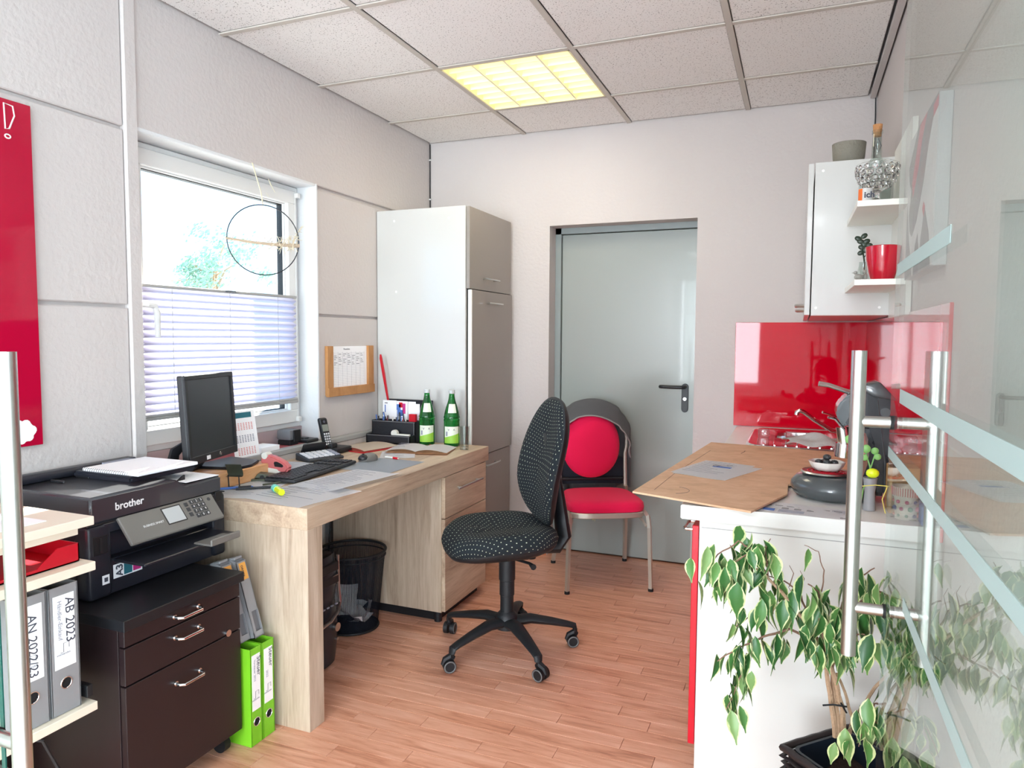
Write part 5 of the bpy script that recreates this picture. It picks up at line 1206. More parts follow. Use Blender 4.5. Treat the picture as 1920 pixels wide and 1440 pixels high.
b = MB(); b.tube([(.205, 3.61, KZ+.035), (.15, 3.575, KZ+.045), (.07, 3.52, KZ+.10), (.030, 3.505, KZ+.132), (.012, 3.50, KZ+.138), (.002, 3.50, KZ+.130), (.0, 3.50, KZ+.118)], [.013, .011, .010, .010, .0105, .011, .011], n=12); b.build('spout', 'chrome', fc)
b = MB(); b.tube([(.205, 3.62, KZ+.085), (.19, 3.60, KZ+.10), (.13, 3.56, KZ+.125), (.11, 3.55, KZ+.13)], [.012, .008, .005, .006], n=8); b.build('lever', 'chrome', fc)
t = thing('tea_glass', 'small square clear glass standing at the sink rim', 'glass', (-.135, 3.52, KZ)); b = MB(); b.box(-.165, -.115, 3.50, 3.55, KZ+.004, KZ+.045, bev=.006, seg=2); b.build('glass_body', 'thin_glass', t)
t = thing('dish_cloth', 'white folded cloth lying over the sink drainer', 'cloth', (.07, 3.35, KZ+.012))
rr = random.Random(9)
b = MB(); b.grid(lambda u, v: (-.04+.24*u+.02*math.sin(v*6), 3.23+.22*v+.02*math.sin(u*5+1), KZ+.016+.034*math.sin(PI*u)*math.sin(PI*v)+.007*math.sin(u*11+v*4)+.005*math.sin(v*15)), 16, 14, thick=.006); b.build('fabric', 'cloth_white', t, ang=60)
# hardboard sheet lying over the worktop
hb = thing('hardboard_sheet', 'large brown hardboard sheet overhanging the worktop edge', 'board', (-.1, 2.6, .846))
ZB = .8465
cr = [(-.446, 2.064, ZB), (-.104, 1.948, ZB), (-.018, 2.215, ZB), (-.018, 2.36, ZB), (.10, 2.43, ZB), (.275, 3.10, ZB), (-.345, 3.19, ZB)]
b = MB(); b.prism(cr, (0, 0, .0055)); b.build('sheet', 'hardboard', hb, smooth=False)
b = MB(); b.tube([( -.39, 2.11, ZB+.0057), (-.375, 2.4, ZB+.0057), (-.32, 2.95, ZB+.0057)], .0006, n=4); b.tube(arc((-.34, 2.13, ZB+.0057), .05, -1.2, 1.3, 10), .0006, n=4); b.tube([(-.20, 2.92, ZB+.0057), (-.19, 2.97, ZB+.0057), (-.19, 3.0, ZB+.0057)], .001, n=4); b.build('pencil_line', 'ink', hb)
sheet(-.262, 2.53, .185, .30, -.28, ZB+.0062, 'white printed letter lying on the hardboard sheet', lines=9, head='ink_blue', seed=12)
sheet(-.245, 2.50, .19, .295, -.35, ZB+.0058, 'white sheet lying under the letter on the hardboard', lines=0, seed=13)
t = thing('ring_of_keys', 'small silver paper clip on the letter on the hardboard', 'paper clip', (-.25, 2.60, ZB+.008)); b = MB(); b.tube(arc((-.26, 2.58, ZB+.0095), .010, 0, 5.5, 12), .0012, n=5); b.tube([(-.25, 2.585, ZB+.0095), (-.205, 2.60, ZB+.0095)], .0012, n=5); b.build('clip_wire', 'chrome', t)
br = sheet(.0, 2.065, .32, .125, -.10, KZ+.0003, 'printed leaflet half under the hardboard at the worktop corner', lines=0, seed=14, cat='leaflet', name='leaflet')
q = lambda x, y: (wm(br) @ Vector((x, y, .0012)))
b = MB(); Tb = wm(br)
b.box(-.075, -.045, -.045, -.018, .0009, .0013, T=Tb); b.build('blue_logo', 'ink_blue', br, smooth=False)
b = MB()
for k in range(9): b.box(-.14+.030*k-(.0), -.12+.030*k, .022-.002*(k % 3), .028, .0009, .0013, T=Tb)
for k in range(5): b.box(-.03+.032*k, -.012+.032*k, -.01, .006, .0009, .0013, T=Tb)
b.build('photo_strip', 'grey_card', br, smooth=False)
b = MB()
for k in range(6): b.box(.095, .128, .035-.009*k, .037-.009*k, .0009, .0013, T=Tb); b.box(-.035, .03, -.022-.005*k, -.0205-.005*k, .0009, .0013, T=Tb)
b.build('print_lines', 'ink_light', br, smooth=False)
text('CE', .014, q(.118, -.052), Tb.to_3x3() @ Vector((1, 0, 0)), Tb.to_3x3() @ Vector((0, 1, 0)), 'ink', br)

# capsule coffee machine
cm = thing('coffee_machine', 'dark grey arched capsule coffee machine on a round base', 'coffee machine', (.12, 2.29, KZ))
bcx, bcy = .108, 2.282
b = MB(); b.lathe([(0, .002), (.095, .002), (.112, .012), (.120, .030), (.118, .044), (.104, .060), (.085, .068), (.07, .070), (0, .070)], (bcx, bcy, KZ), 48); b.build('round_base', 'machine', cm, ang=60)
b = MB(); b.lathe([(0, .0705), (.066, .0705), (.070, .074), (.066, .078), (.060, .076), (0, .075)], (bcx-.022, bcy-.008, KZ), 40); b.build('drip_tray', 'brushed', cm)
b = MB()
for r_ in (.014, .026, .038, .050): b.tube(arc((bcx-.022, bcy-.008, KZ+.0765), r_, 0, 2*PI*31/32, 31), .0022, n=5, closed=True, flat=.5)
b.build('tray_slot', 'red_front', cm)
prof = [(.165, .02), (.245, .02), (.262, .10), (.268, .20), (.262, .27), (.243, .32), (.215, .345), (.160, .335), (.118, .290), (.104, .262), (.112, .230), (.135, .205), (.160, .218), (.182, .210), (.196, .17), (.196, .12), (.182, .07)]
b = MB(); b.prism([(x, 2.235, KZ+z) for x, z in prof], (0, .115, 0), bev=.012, seg=2); b.build('arched_body', 'machine_dark', cm, ang=50)
b = MB(); b.prism([(.118, 2.232, KZ+.292), (.104, 2.232, KZ+.262), (.112, 2.232, KZ+.232), (.13, 2.232, KZ+.215), (.15, 2.232, KZ+.25), (.165, 2.232, KZ+.325)], (0, .121, 0), bev=.006, seg=2); b.build('head_front', 'machine', cm, ang=50)
b = MB(); b.prism([(.155, 2.225, KZ+.332), (.215, 2.225, KZ+.348), (.262, 2.225, KZ+.295), (.20, 2.225, KZ+.305)], (0, .135, 0), bev=.004); b.build('top_cover', 'machine', cm, ang=50)
b = MB(); b.tube([(.165, 2.29, KZ+.305), (.125, 2.28, KZ+.318), (.085, 2.275, KZ+.332), (.058, 2.27, KZ+.336)], [.008, .007, .007, .008], n=10); b.build('lock_lever', 'brushed', cm)
b = MB(); b.cyl((.135, 2.29, KZ+.16), (.128, 2.29, KZ+.21), .020, n=18); b.tube([(.13, 2.26, KZ+.205), (.105, 2.255, KZ+.235), (.085, 2.25, KZ+.24)], .004, n=6); b.cyl((.132, 2.29, KZ+.12), (.135, 2.29, KZ+.16), .026, n=18); b.build('nozzle', 'chrome', cm)
b = MB(); b.tube([(.21, 2.2335, KZ+.30), (.222, 2.2335, KZ+.22), (.236, 2.2335, KZ+.12), (.238, 2.2335, KZ+.03)], .0022, n=5); b.build('seam', 'machine', cm)
MB().cyl((.232, 2.236, KZ+.262), (.232, 2.232, KZ+.262), .013, n=22).build('round_button', 'machine', cm)
t = thing('capsule_dish', 'white scalloped dish holding black coffee capsules on the drip tray', 'dish', (.09, 2.28, KZ+.078))
b = MB(); b.lathe([(0, .001), (.035, .001), (.044, .012), (.050, .026), (.047, .026), (.040, .012), (0, .007)], (.088, 2.285, KZ+.079), 40, wob=lambda a: 1+.03*math.cos(8*a)); b.build('dish', 'ceramic', t, ang=60)
for k, (dx, dy, dz) in enumerate(((-.022, .0, .022), (0, -.016, .024), (.02, .002, .022), (-.004, .020, .022), (.0, .0, .038))):
    c_ = thing('coffee_capsule', ['leftmost black coffee capsule in the white dish', 'front black coffee capsule in the white dish', 'rightmost black coffee capsule in the white dish', 'rear black coffee capsule in the white dish', 'topmost black coffee capsule on the heap in the dish'][k], 'capsule', (.088+dx, 2.285+dy, KZ+.079+dz), group='capsules in the dish')
    MB().ball((.088+dx, 2.285+dy, KZ+.079+dz), .012, (1, 1, .75), 2).build('capsule_shell', 'pod', c_)
# small vine in a glass tube
t = thing('vine_cutting', 'green vine cutting in a slim vase in front of the coffee machine', 'plant', (.192, 2.14, KZ))
b = MB(); b.lathe([(0, .001), (.016, .001), (.013, .05), (.018, .09), (.016, .09), (.011, .05), (0, .006)], (.192, 2.14, KZ), 20); b.build('slim_vase', 'grey_card', t)
b = MB(); b.tube([(.192, 2.14, KZ+.04), (.19, 2.14, KZ+.12), (.178, 2.14, KZ+.16), (.155, 2.14, KZ+.185), (.14, 2.14, KZ+.19)], .002, n=5); b.tube([(.19, 2.14, KZ+.11), (.2, 2.14, KZ+.15), (.205, 2.14, KZ+.17)], .0018, n=5); b.tube([(.192, 2.14, KZ+.10), (.175, 2.13, KZ+.06), (.170, 2.13, KZ+.02)], .0015, n=5); b.build('stem', 'vine', t)
for k, (x, z, r_) in enumerate(((.138, .193, .013), (.160, .178, .010), (.178, .170, .012), (.176, .145, .009), (.20, .165, .010), (.207, .15, .009))):
    MB().ball((x, 2.138-.004*(k % 3), KZ+z), r_, (1, .35, 1), 2).build('leaf', 'vine', t)
b = MB(); b.ball((.196, 2.128, KZ+.105), .017, (1, .6, .8), 2); b.build('yellow_bloom', 'highlighter', t)
b = MB(); b.tube([(.165, 2.1, KZ+.072), (.20, 2.09, KZ+.080), (.23, 2.07, KZ+.083)], .003, n=5, flat=.4); b.tube([(.225, 2.06, KZ+.083), (.214, 2.055, KZ+.05), (.222, 2.05, KZ+.015)], .003, n=5, flat=.4); b.build('ribbon', 'yellow', t)
# dotted flower cup, cork box
t = thing('dotted_cup', 'cream paper cup with coloured dots and striped rim on the worktop', 'cup', (.272, 2.075, KZ))
b = MB(); b.lathe([(0, .001), (.0255, .001), (.0285, .060), (.033, .0605), (.0345, .086), (.032, .086), (.027, .05), (0, .045)], (.272, 2.075, KZ), 40); cu = b.build('cup_body', 'cup_cream', t)
rr = random.Random(2)
for k in range(15):
    a = -PI+PI*1.2*(k % 5)/5+(.3 if k//5 % 2 else 0); z = .012+.018*(k//5); r_ = .0262+.0035*z/.06*1.0
    c_ = Vector((.272+(r_)*math.cos(a), 2.075+r_*math.sin(a), KZ+z)); MB().ball(c_, rr.choice((.004, .005, .0065)), (1, 1, 1), 2).build('dot', rr.choice(('dot_red', 'dot_blue', 'dot_green', 'dot_pink')), cu)
b = MB()
for k in range(22):
    a = -PI+.17*k; b.tube([(.272+.0335*math.cos(a), 2.075+.0335*math.sin(a), KZ+.063), (.272+.0348*math.cos(a), 2.075+.0348*math.sin(a), KZ+.085)], .0011, n=4)
b.build('rim_stripe', 'dot_red', t)
t = thing('cork_box', 'brown cork box standing behind the dotted cup', 'box', (.27, 2.14, KZ)); MB().box(.236, .309, 2.125, 2.20, KZ, KZ+.125, bev=.002).build('box_body', 'cork_box', t, smooth=False)
t = thing('tissue_pack', 'violet-blue packet beside the dotted cup', 'packet', (.306, 2.03, KZ)); MB().box(.298, .314, 2.005, 2.055, KZ, KZ+.05, bev=.003).build('packet', 'blue_bag', t, smooth=False)

# wall cabinet with end shelves
wc = thing('wall_cabinet', 'white wall cupboard with open end shelves above the counter', 'cabinet', (.17, 3.4, 1.4))
UY, UZ0, UZ1 = 2.93, 1.396, 1.967
MB().box(.038, XR-.004, UY, UY+.018, UZ0, UZ1, bev=.001).build('side_panel', 'white_gloss', wc, smooth=False)
b = MB(); b.box(.038, XR-.004, UY+.018, YB-.02, UZ1-.018, UZ1); b.box(.038, XR-.004, UY+.018, YB-.02, UZ0, UZ0+.018); b.box(.038, XR-.004, YB-.038, YB-.02, UZ0+.018, UZ1-.018); b.box(XR-.012, XR-.004, UY+.018, YB-.038, UZ0+.018, UZ1-.018); b.build('carcass', 'white_gloss', wc, smooth=False)
for y0, y1, hy in ((UY+.002, 3.435, 3.36), (3.439, YB-.022, 3.50)):
    d_ = MB().box(.015, .034, y0, y1, UZ0+.002, UZ1-.002, bev=.0015).build('door', 'white_gloss', wc, smooth=False)
    yy = UY+.05 if y0 < 3.2 else 3.50
    b = MB(); b.tube([(.015, yy, 1.44-(.0 if y0 < 3.2 else .0)), (-.010, yy, 1.44), (-.014, yy, 1.446), (-.014, yy, 1.50), (-.010, yy, 1.508), (.015, yy, 1.508)], .0045, n=8) if False else b.tube([(.015, yy, 1.437), (-.014, yy, 1.437), (-.016, yy+.01, 1.437), (-.016, yy+.09, 1.437), (-.014, yy+.10, 1.437), (.015, yy+.10, 1.437)], .0055, n=8)
    b.build('handle', 'brushed', d_)
for x, z in ((.065, 1.935), (.055, 1.425), (.27, 1.425)): MB().cyl((x, UY+.001, z), (x, UY-.0015, z), .005, n=12).build('screw_cap', 'wax', wc)
MB().box(.300, .316, 2.49, UY-.001, 1.384, 1.984, bev=.001).build('shelf_back_panel', 'white_edge', wc, smooth=False)
for z in (1.478, 1.724):
    b = MB(); b.prism([(.152, UY-.001, z), (.157, 2.50, z), (.300, 2.50, z), (.300, UY-.001, z)], (0, 0, .0185), bev=.0008); b.build('shelf', 'white_edge', wc, smooth=False)
Z1_, Z2_ = 1.7425, 1.4965
t = thing('stoneware_bowl', 'grey-brown wooden bowl on top of the wall cupboard', 'bowl', (.155, 3.04, UZ1)); b = MB(); b.lathe([(0, .002), (.050, .002), (.056, .03), (.060, .085), (.056, .086), (.052, .03), (0, .012)], (.155, 3.04, UZ1), 40); b.build('bowl_shell', 'grey_wood_bowl', t)
# crystal bowl on foot
cbx, cby = .218, 2.60
t = thing('crystal_bowl', 'cut crystal footed bowl on the upper end shelf', 'bowl', (cbx, cby, Z1_))
b = MB(); b.lathe([(0, .002), (.030, .002), (.028, .008), (.010, .020), (.009, .035), (.022, .048), (.045, .066), (.060, .095), (.063, .128), (.060, .130), (.055, .098), (.040, .074), (.018, .058), (0, .054)], (cbx, cby, Z1_), 40); b.build('bowl_shell', 'real_glass', t, ang=50)
for r_ in range(4):
    for k in range(16):
        a = 2*PI*(k+.5*(r_ % 2))/16; z = .062+.0175*r_; rad = (.040, .0545, .0615, .0635)[r_]
        TT = Matrix.Translation((cbx+rad*math.cos(a), cby+rad*math.sin(a), Z1_+z)) @ Matrix.Rotation(a, 4, 'Z')
        if r_ == 0 and k == 0: fm = MB(); fm.ball((0, 0, 0), .0105, (.42, 1, 1), 1); fo = fm.build('cut_facet', 'real_glass', t, smooth=False, local=True); fd = fo.data
        else: fo = bpy.data.objects.new('cut_facet', fd); COL.objects.link(fo); fo.parent = t
        lm = wm(t).inverted() @ TT; fo.location = lm.to_translation(); fo.rotation_euler = (0, 0, a)
t = thing('decanter', 'clear glass bottle with cork stopper behind the crystal bowl', 'bottle', (.235, 2.80, Z1_))
dx_, dy_ = .231, 2.80
b = MB(); b.lathe([(0, .002), (.045, .002), (.052, .02), (.053, .10), (.046, .145), (.026, .175), (.0165, .195), (.0145, .275), (.0175, .278), (.0175, .288), (.0135, .288), (.0125, .19), (.04, .14), (.048, .10), (.048, .02), (0, .006)], (dx_, dy_, Z1_), 36); b.build('glass_body', 'thin_glass', t)
b = MB(); b.cyl((dx_, dy_, Z1_+.268), (dx_, dy_, Z1_+.308), .0125, .0155, n=20); b.build('cork_stopper', 'cork', t)
b = MB(); zc = Z1_+.232; yq = dy_-.0160
b.tube([(dx_+.002, yq, zc+.026), (dx_+.012, yq, zc), (dx_+.004, yq, zc-.022), (dx_-.004, yq, zc)], .0013, n=4, closed=True); b.tube([(dx_+.003, yq, zc+.012), (dx_+.008, yq, zc), (dx_+.003, yq, zc-.012), (dx_, yq, zc)], .0011, n=4, closed=True); b.build('diamond_mark', 'ink', t)
t = thing('small_tin', 'small orange and white tin with black script beside the crystal bowl', 'tin', (.182, 2.532, Z1_)); b = MB(); b.cyl((.182, 2.532, Z1_), (.182, 2.532, Z1_+.040), .021, n=32); tn = b.build('tin_body', 'white_gloss', t)
b = MB(); b.grid(lambda u, v: (.182+.0213*math.cos(-3.1+1.0*u), 2.532+.0213*math.sin(-3.1+1.0*u), Z1_+.001+.038*v), 10, 1); b.build('orange_band', 'orange_tin', t)
text('ich', .026, (.176, 2.5105, Z1_+.010), (1, .0, 0), (0, 0, 1), 'ink', t, bold=.0008)
t = thing('red_pot', 'glossy red ceramic pot on the lower end shelf', 'pot', (.245, 2.62, Z2_)); b = MB(); b.lathe([(0, .001), (.034, .001), (.042, .03), (.050, .07), (.053, .112), (.050, .114), (.046, .10), (.040, .05), (0, .03)], (.246, 2.615, Z2_), 44); b.build('pot_shell', 'pot_red', t)
t = thing('succulent_plant', 'dark round-leaved succulent in a clear vase beside the red pot', 'plant', (.195, 2.72, Z2_)); b = MB(); b.lathe([(0, .002), (.020, .002), (.022, .03), (.016, .06), (.015, .075), (.013, .075), (.014, .05), (0, .006)], (.198, 2.72, Z2_), 24); b.build('clear_vase', 'thin_glass', t)
b = MB(); b.tube([(.198, 2.72, Z2_+.01), (.198, 2.71, Z2_+.08), (.19, 2.70, Z2_+.12), (.183, 2.70, Z2_+.15)], .0028, n=6); b.tube([(.197, 2.71, Z2_+.09), (.212, 2.70, Z2_+.11), (.228, 2.695, Z2_+.118)], .002, n=6); b.build('stem', 'succulent', t)
for (x, z, a) in ((.176, .152, .5), (.194, .160, -.6), (.184, .142, .2), (.202, .142, -.3), (.188, .122, .4), (.200, .112, 1.0), (.186, .104, -.4), (.210, .128, .0), (.228, .120, .2), (.195, .132, .9)):
    TT = Matrix.Translation((x, 2.695, Z2_+z)) @ Matrix.Rotation(a, 4, 'Y'); b = MB(); b.ball((0, 0, 0), .012, (1, .3, .72), 2, T=TT); b.build('leaf', 'succulent', t)
t = thing('bird_figurine', 'small grey bird figurine at the left end of the lower shelf', 'figurine', (.17, 2.56, Z2_)); b = MB(); b.ball((.172, 2.56, Z2_+.012), .011, (1.2, .8, .9), 2); b.ball((.163, 2.56, Z2_+.026), .006, (1, 1, 1), 2); b.tube([(.158, 2.56, Z2_+.026), (.152, 2.56, Z2_+.025)], [.002, .0005], n=5); b.tube([(.182, 2.56, Z2_+.016), (.192, 2.56, Z2_+.024)], [.004, .001], n=5); b.build('body', 'figure_grey', t)
t = thing('cat_figurine', 'small dark and white figurine between the bird and the red pot', 'figurine', (.19, 2.57, Z2_)); b = MB(); b.ball((.192, 2.575, Z2_+.013), .010, (.8, .8, 1.3), 2); b.ball((.190, 2.572, Z2_+.030), .006, (1, 1, 1), 2); b.tube([(.187, 2.572, Z2_+.034), (.186, 2.572, Z2_+.042)], [.002, .0005], n=4); b.tube([(.193, 2.572, Z2_+.034), (.194, 2.572, Z2_+.042)], [.002, .0005], n=4); b.build('body', 'figure_grey', t)

# canvas picture
pc_ = thing('canvas_picture', 'stretched canvas picture in grey, white and red on the right wall', 'picture', (XR-.02, 2.2, 1.69))
VX0, VX1, VY0, VY1, VZ0, VZ1 = .289, .3195, 1.958, 2.435, 1.485, 1.892
MB().box(VX0, VX1, VY0, VY1, VZ0, VZ1, bev=.002).build('canvas', 'canvas_edge', pc_, smooth=False)
MB().box(VX0-.0003, VX0, VY0+.003, VY1-.003, VZ0+.003, VZ1-.003).build('painted_ground', 'canvas_white', pc_, smooth=False)
def shp(pts, m, k=0): MB().prism([(VX0-.0004-.0003*k, VY1-(VY1-VY0)*u, VZ0+(VZ1-VZ0)*v) for u, v in pts], (.0003, 0, 0)).build('painted_shape', m, pc_, smooth=False)
shp([(0, .0), (0, .55), (.12, .30), (.25, .10), (.3, 0)], 'canvas_grey')
shp([(.02, .80), (.35, 1.0), (1, 1), (1, .92), (.85, .90), (.72, .75), (.62, .58), (.42, .36), (.25, .28), (.15, .33), (.10, .45), (.16, .62), (.08, .68)], 'canvas_grey', 1)
shp([(.18, .66), (.42, .99), (.66, 1.0), (.50, .86), (.42, .72), (.24, .55)], 'canvas_red', 2); shp([(.85, .97), (1, .985), (1, .92), (.87, .9)], 'canvas_red', 2)
shp([(.56, .0), (.60, .22), (.70, .40), (.86, .22), (.95, 0)], 'canvas_grey', 2); shp([(.62, .40), (.66, .44), (.72, .40), (.68, .34)], 'canvas_red', 3); shp([(.36, 0), (.40, .2), (.48, .27), (.56, .12), (.58, 0)], 'canvas_dark', 2)

# ------------------------------------------------------------------ ficus
fx, fy = .146, 1.735
fp = thing('potted_ficus', 'variegated weeping fig in a dark woven square pot before the white end panel', 'plant', (fx, fy, 0))
RT = Matrix.Translation((fx, fy, 0)) @ Matrix.Rotation(math.radians(46), 4, 'Z')
PHt = .345
t = bmesh.new()
b = MB(); hw0, hw1 = .082, .108
def sq(h, z, r_=.014): return [RT @ p for p in rrect(-h, h, -h, h, r_, z, 3)]
def loft(mb, loops, cap=True, mi=0):
    t = bmesh.new(); VV = [[t.verts.new(p) for p in l_] for l_ in loops]; n_ = len(loops[0])
    for A, B in zip(VV, VV[1:]):
        for j in range(n_): t.faces.new((A[j], A[(j+1) % n_], B[(j+1) % n_], B[j]))
    if cap: t.faces.new(VV[0][::-1]); t.faces.new(VV[-1])
    bmesh.ops.recalc_face_normals(t, faces=t.faces); mb._add(t, mi)
loft(b, [sq(hw0, .002), sq(hw1-.004, PHt-.01), sq(hw1-.012, PHt-.004), sq(hw0, .03)]); b.build('pot_body', 'wicker', fp)
# woven strands: horizontal bands in two staggered phases
b = MB()
for k in range(22):
    z = .012+.0150*k; h = hw0+(hw1-hw0)*z/PHt; pts = []
    for s in range(4):
        for j in range(9):
            u = -1+2*j/9; o_ = h+.0025+(.003 if (j+k) % 2 else -.001); p = Vector((u*h, -o_, z)); pts.append(RT @ (Matrix.Rotation(PI/2*s, 4, 'Z') @ p))
    b.tube(pts, .0068, n=5, closed=True, flat=.55)
b.build('woven_band', 'wicker', fp, ang=60)
b = MB(); pts = []
for s in range(4):
    for j in range(9): pts.append(RT @ (Matrix.Rotation(PI/2*s, 4, 'Z') @ Vector((-hw1+2*hw1*j/9, -hw1+.001*(j % 2), PHt+.002*(j % 2)))))
b.tube(pts, .009, n=7, closed=True); b.build('braided_rim', 'wicker', fp, ang=60)
b = MB(); loft(b, [sq(.093, PHt-.006, .02), sq(.095, PHt+.004, .02), sq(.088, PHt+.004, .018), sq(.080, PHt-.07, .016)], cap=False); b.build('inner_liner', 'liner', fp)
b = MB(); b.grid(lambda u, v: tuple(RT @ Vector(((u-.5)*.166, (v-.5)*.166, PHt-.055+.008*math.sin(u*9)*math.sin(v*8)))), 12, 12); b.build('soil', 'soil', fp)
def P2(pts): return [at(x, y, Y) for x, y, Y in pts]
br_ = []
def branch(pts, r0, r1, m, leaves, nm='branch', spread=.02, lsc=1.0):
    P_ = P2(pts); fine = []
    for i in range(len(P_)-1):
        for k in range(4): fine.append(P_[i].lerp(P_[i+1], k/4) + Vector((math.sin(i*3+k), math.cos(i*2+k*2), math.sin(k*2+i)))*.0016)
    fine.append(P_[-1]); n_ = len(fine)
    MB().tube(fine, [r0+(r1-r0)*i/(n_-1) for i in range(n_)], n=6).build(nm, m, fp)
    br_.append((fine, leaves, spread, lsc))
Yb = 1.735
for (bx_, tops) in ((1566, [(1556, 1300, Yb), (1548, 1230, Yb-.01), (1540, 1180, Yb-.02)]), (1574, [(1566, 1310, Yb+.01), (1560, 1250, Yb+.02), (1572, 1190, Yb+.02)]), (1580, [(1580, 1330, Yb), (1568, 1280, Yb-.02), (1552, 1240, Yb-.03), (1530, 1200, Yb-.03)])):
    branch([(bx_, 1382, Yb)]+tops, .0068, .0045, 'bark', 0, nm='trunk')
branch([(1584, 1392, Yb+.01), (1600, 1350, Yb+.01), (1585, 1300, Yb+.01), (1568, 1262, Yb+.01)], .005, .003, 'bark', 0, nm='trunk')
b = MB(); q_ = at(1562, 1318, Yb)
b.tube([q_+Vector((-.022, -.012, -.004)), q_+Vector((.0, -.016, .004)), q_+Vector((.028, -.010, .002))], .0022, n=5); b.tube([q_+Vector((.015, -.012, .010)), q_+Vector((.028, -.012, -.012))], .002, n=5); b.build('binding_wire', 'soft_black', fp)
S_ = 'twig_dark'
branch([(1542, 1215, Yb-.03), (1505, 1160, Yb-.05), (1465, 1110, Yb-.07), (1425, 1070, Yb-.09), (1395, 1050, Yb-.10)], .005, .0025, 'bark', 8)
branch([(1440, 1085, Yb-.08), (1410, 1030, Yb-.10), (1385, 1015, Yb-.11), (1345, 1040, Yb-.12), (1325, 1070, Yb-.12)], .0025, .0012, S_, 20, spread=.024)
branch([(1420, 1062, Yb-.09), (1400, 1040, Yb-.12), (1370, 1060, Yb-.14), (1345, 1100, Yb-.14)], .002, .001, S_, 18, spread=.022)
branch([(1440, 1085, Yb-.08), (1435, 1030, Yb-.09), (1445, 1010, Yb-.09)], .0018, .001, S_, 9)
branch([(1490, 1150, Yb-.05), (1450, 1130, Yb-.06), (1410, 1150, Yb-.08), (1380, 1175, Yb-.09)], .002, .001, S_, 12, spread=.018)
branch([(1530, 1200, Yb-.03), (1480, 1180, Yb-.05), (1430, 1195, Yb-.08), (1385, 1215, Yb-.10), (1345, 1240, Yb-.12)], .0035, .0012, S_, 20, spread=.02)
branch([(1400, 1225, Yb-.09), (1392, 1262, Yb-.10), (1380, 1290, Yb-.11), (1362, 1330, Yb-.12)], .0018, .001, S_, 10, spread=.012)
branch([(1545, 1200, Yb-.02), (1510, 1140, Yb-.03), (1500, 1110, Yb-.04), (1470, 1090, Yb-.03), (1440, 1080, Yb-.02)], .0028, .0012, S_, 5)
branch([(1555, 1220, Yb), (1540, 1150, Yb-.03), (1535, 1110, Yb-.04), (1515, 1095, Yb-.05)], .003, .0015, S_, 16, spread=.022)
branch([(1540, 1110, Yb), (1545, 1070, Yb+.01), (1535, 1035, Yb+.01), (1508, 1022, Yb+.01)], .0018, .0008, S_, 1, spread=.002)
branch([(1560, 1200, Yb+.01), (1580, 1130, Yb), (1605, 1085, Yb-.02), (1640, 1065, Yb-.03)], .003, .0012, S_, 16, spread=.024)
branch([(1570, 1180, Yb+.02), (1610, 1130, Yb+.03), (1650, 1110, Yb+.03), (1700, 1130, Yb+.02)], .0028, .0012, S_, 18, spread=.026)
branch([(1548, 1230, Yb-.05), (1540, 1180, Yb-.08), (1535, 1160, Yb-.10)], .0025, .0015, S_, 20, spread=.028)
branch([(1570, 1225, Yb-.03), (1590, 1190, Yb-.06), (1620, 1190, Yb-.08), (1640, 1215, Yb-.09)], .0025, .0012, S_, 12, spread=.022)
branch([(1600, 1350, Yb), (1640, 1290, Yb+.03), (1690, 1240, Yb+.05), (1730, 1215, Yb+.05)], .0045, .002, 'bark', 4)
branch([(1690, 1240, Yb+.05), (1705, 1180, Yb+.05), (1700, 1140, Yb+.05)], .002, .001, S_, 14, spread=.024)
branch([(1700, 1240, Yb+.05), (1750, 1230, Yb+.03), (1790, 1255, Yb+.02)], .002, .001, S_, 10, spread=.022)
branch([(1640, 1360, Yb), (1660, 1320, Yb-.03), (1640, 1320, Yb-.05), (1625, 1350, Yb-.07), (1610, 1400, Yb-.08)], .003, .001, S_, 18, spread=.018)
branch([(1650, 1340, Yb), (1700, 1330, Yb-.05), (1740, 1370, Yb-.07), (1760, 1420, Yb-.08)], .002, .001, S_, 10, spread=.02)
for px_, py_ in ((1500, 1070), (1480, 1060), (1520, 1150), (1478, 1100)):
    MB().tube([at(px_, py_+40, Yb-.03), at(px_+8, py_+15, Yb-.03), at(px_, py_, Yb-.02)], [.0012, .0009, .0006], n=4).build('bare_twig', 'twig_dark', fp)
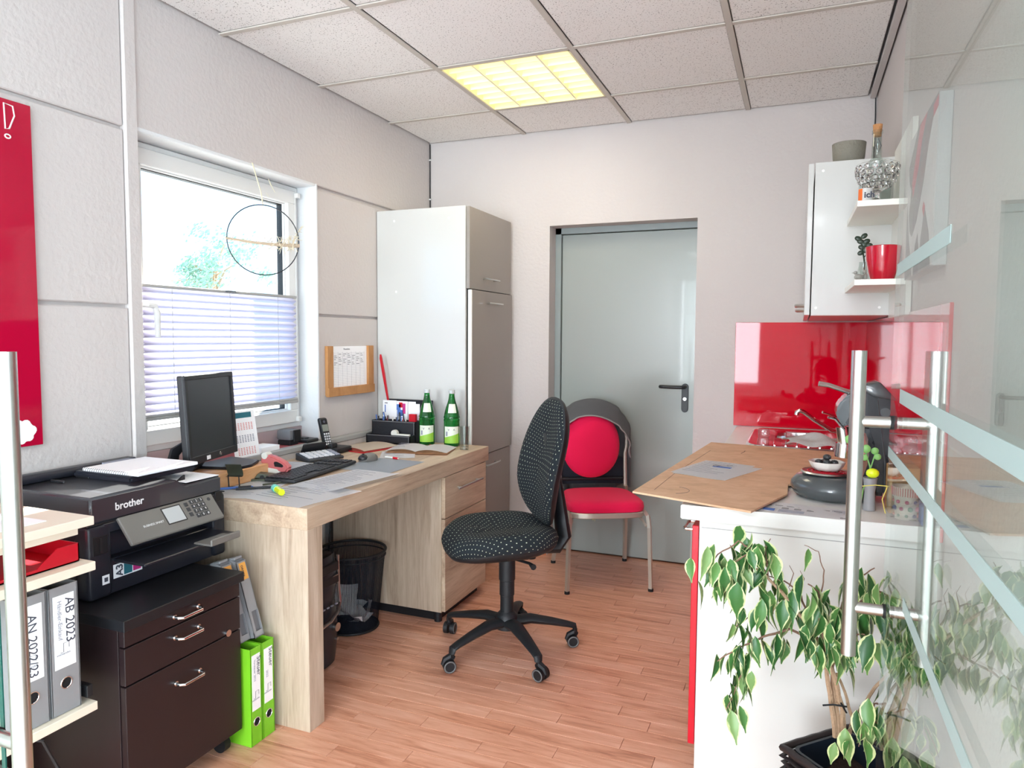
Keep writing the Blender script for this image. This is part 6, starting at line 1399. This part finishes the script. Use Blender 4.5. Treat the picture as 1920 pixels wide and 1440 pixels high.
# leaf shapes: pointed ovals folded on the midrib, drip tip
leaf_me = []
for v_ in range(4):
    t = bmesh.new(); lay = t.loops.layers.uv.new('UVMap'); n_ = 7; Ln = .060+.005*v_; Wd = (.014, .016, .013, .017)[v_]; rows = []
    for i in range(n_+1):
        s = i/n_; w = Wd*(math.sin(PI*min(1, s*1.12)**.85) if s*1.12 < 1 else 0)+(.0014 if s > .85 else 0); w = max(w, .0004)
        y = -s*Ln; z = -.010*s*s*(1+v_*.5)
        rows.append([(x_, y, z+abs(x_)*.35, (x_/Wd*.5+.5), s) for x_ in (-w, -w*.5, 0, w*.5, w)])
    VV = [[t.verts.new(p[:3]) for p in r_] for r_ in rows]
    for i in range(n_):
        for j in range(4):
            f = t.faces.new((VV[i][j], VV[i][j+1], VV[i+1][j+1], VV[i+1][j]))
            for l, (a, c_) in zip(f.loops, ((i, j), (i, j+1), (i+1, j+1), (i+1, j))):
                fr_ = (-1, -.5, 0, .5, 1)[c_]; l[lay].uv = (.5+.5*fr_, a/n_)
    me = bpy.data.meshes.new('leaf'); t.to_mesh(me); t.free(); me.materials.append(MATS['leaf']); me.shade_smooth(); leaf_me.append(me)
rr = random.Random(44); fi = wm(fp).inverted()
nl = 0
for fine, k_, spd, lsc in br_:
    k_ = int(k_*1.22) if k_ > 3 else k_
    for q in range(k_):
        s = (q+.6)/k_; s = .25+.75*s if k_ > 3 else .97
        i = min(len(fine)-1, int(s*(len(fine)-1))); base = fine[i] + Vector((rr.gauss(0, spd), rr.gauss(0, spd), rr.gauss(-.004, spd*.7)))
        az = rr.gauss(.3, 1.15); droop = rr.uniform(.75, 1.7)
        R3 = Matrix.Rotation(az, 4, 'Z') @ Matrix.Rotation(droop, 4, 'X') @ Matrix.Rotation(rr.uniform(-.7, .7), 4, 'Y')
        sc_l = rr.uniform(.68, 1.14)*lsc
        o = bpy.data.objects.new('leaf', leaf_me[rr.randrange(4)]); COL.objects.link(o); o.parent = fp
        Mx = fi @ Matrix.Translation(base) @ R3
        if base.x > .30 or base.y > 2.0: base.x = min(base.x, .285); base.y = min(base.y, 1.98); Mx = fi @ Matrix.Translation(base) @ R3
        o.location = Mx.to_translation(); o.rotation_euler = Mx.to_euler(); o.scale = (sc_l,)*3; nl += 1
print('leaves', nl, 'planks', npl)
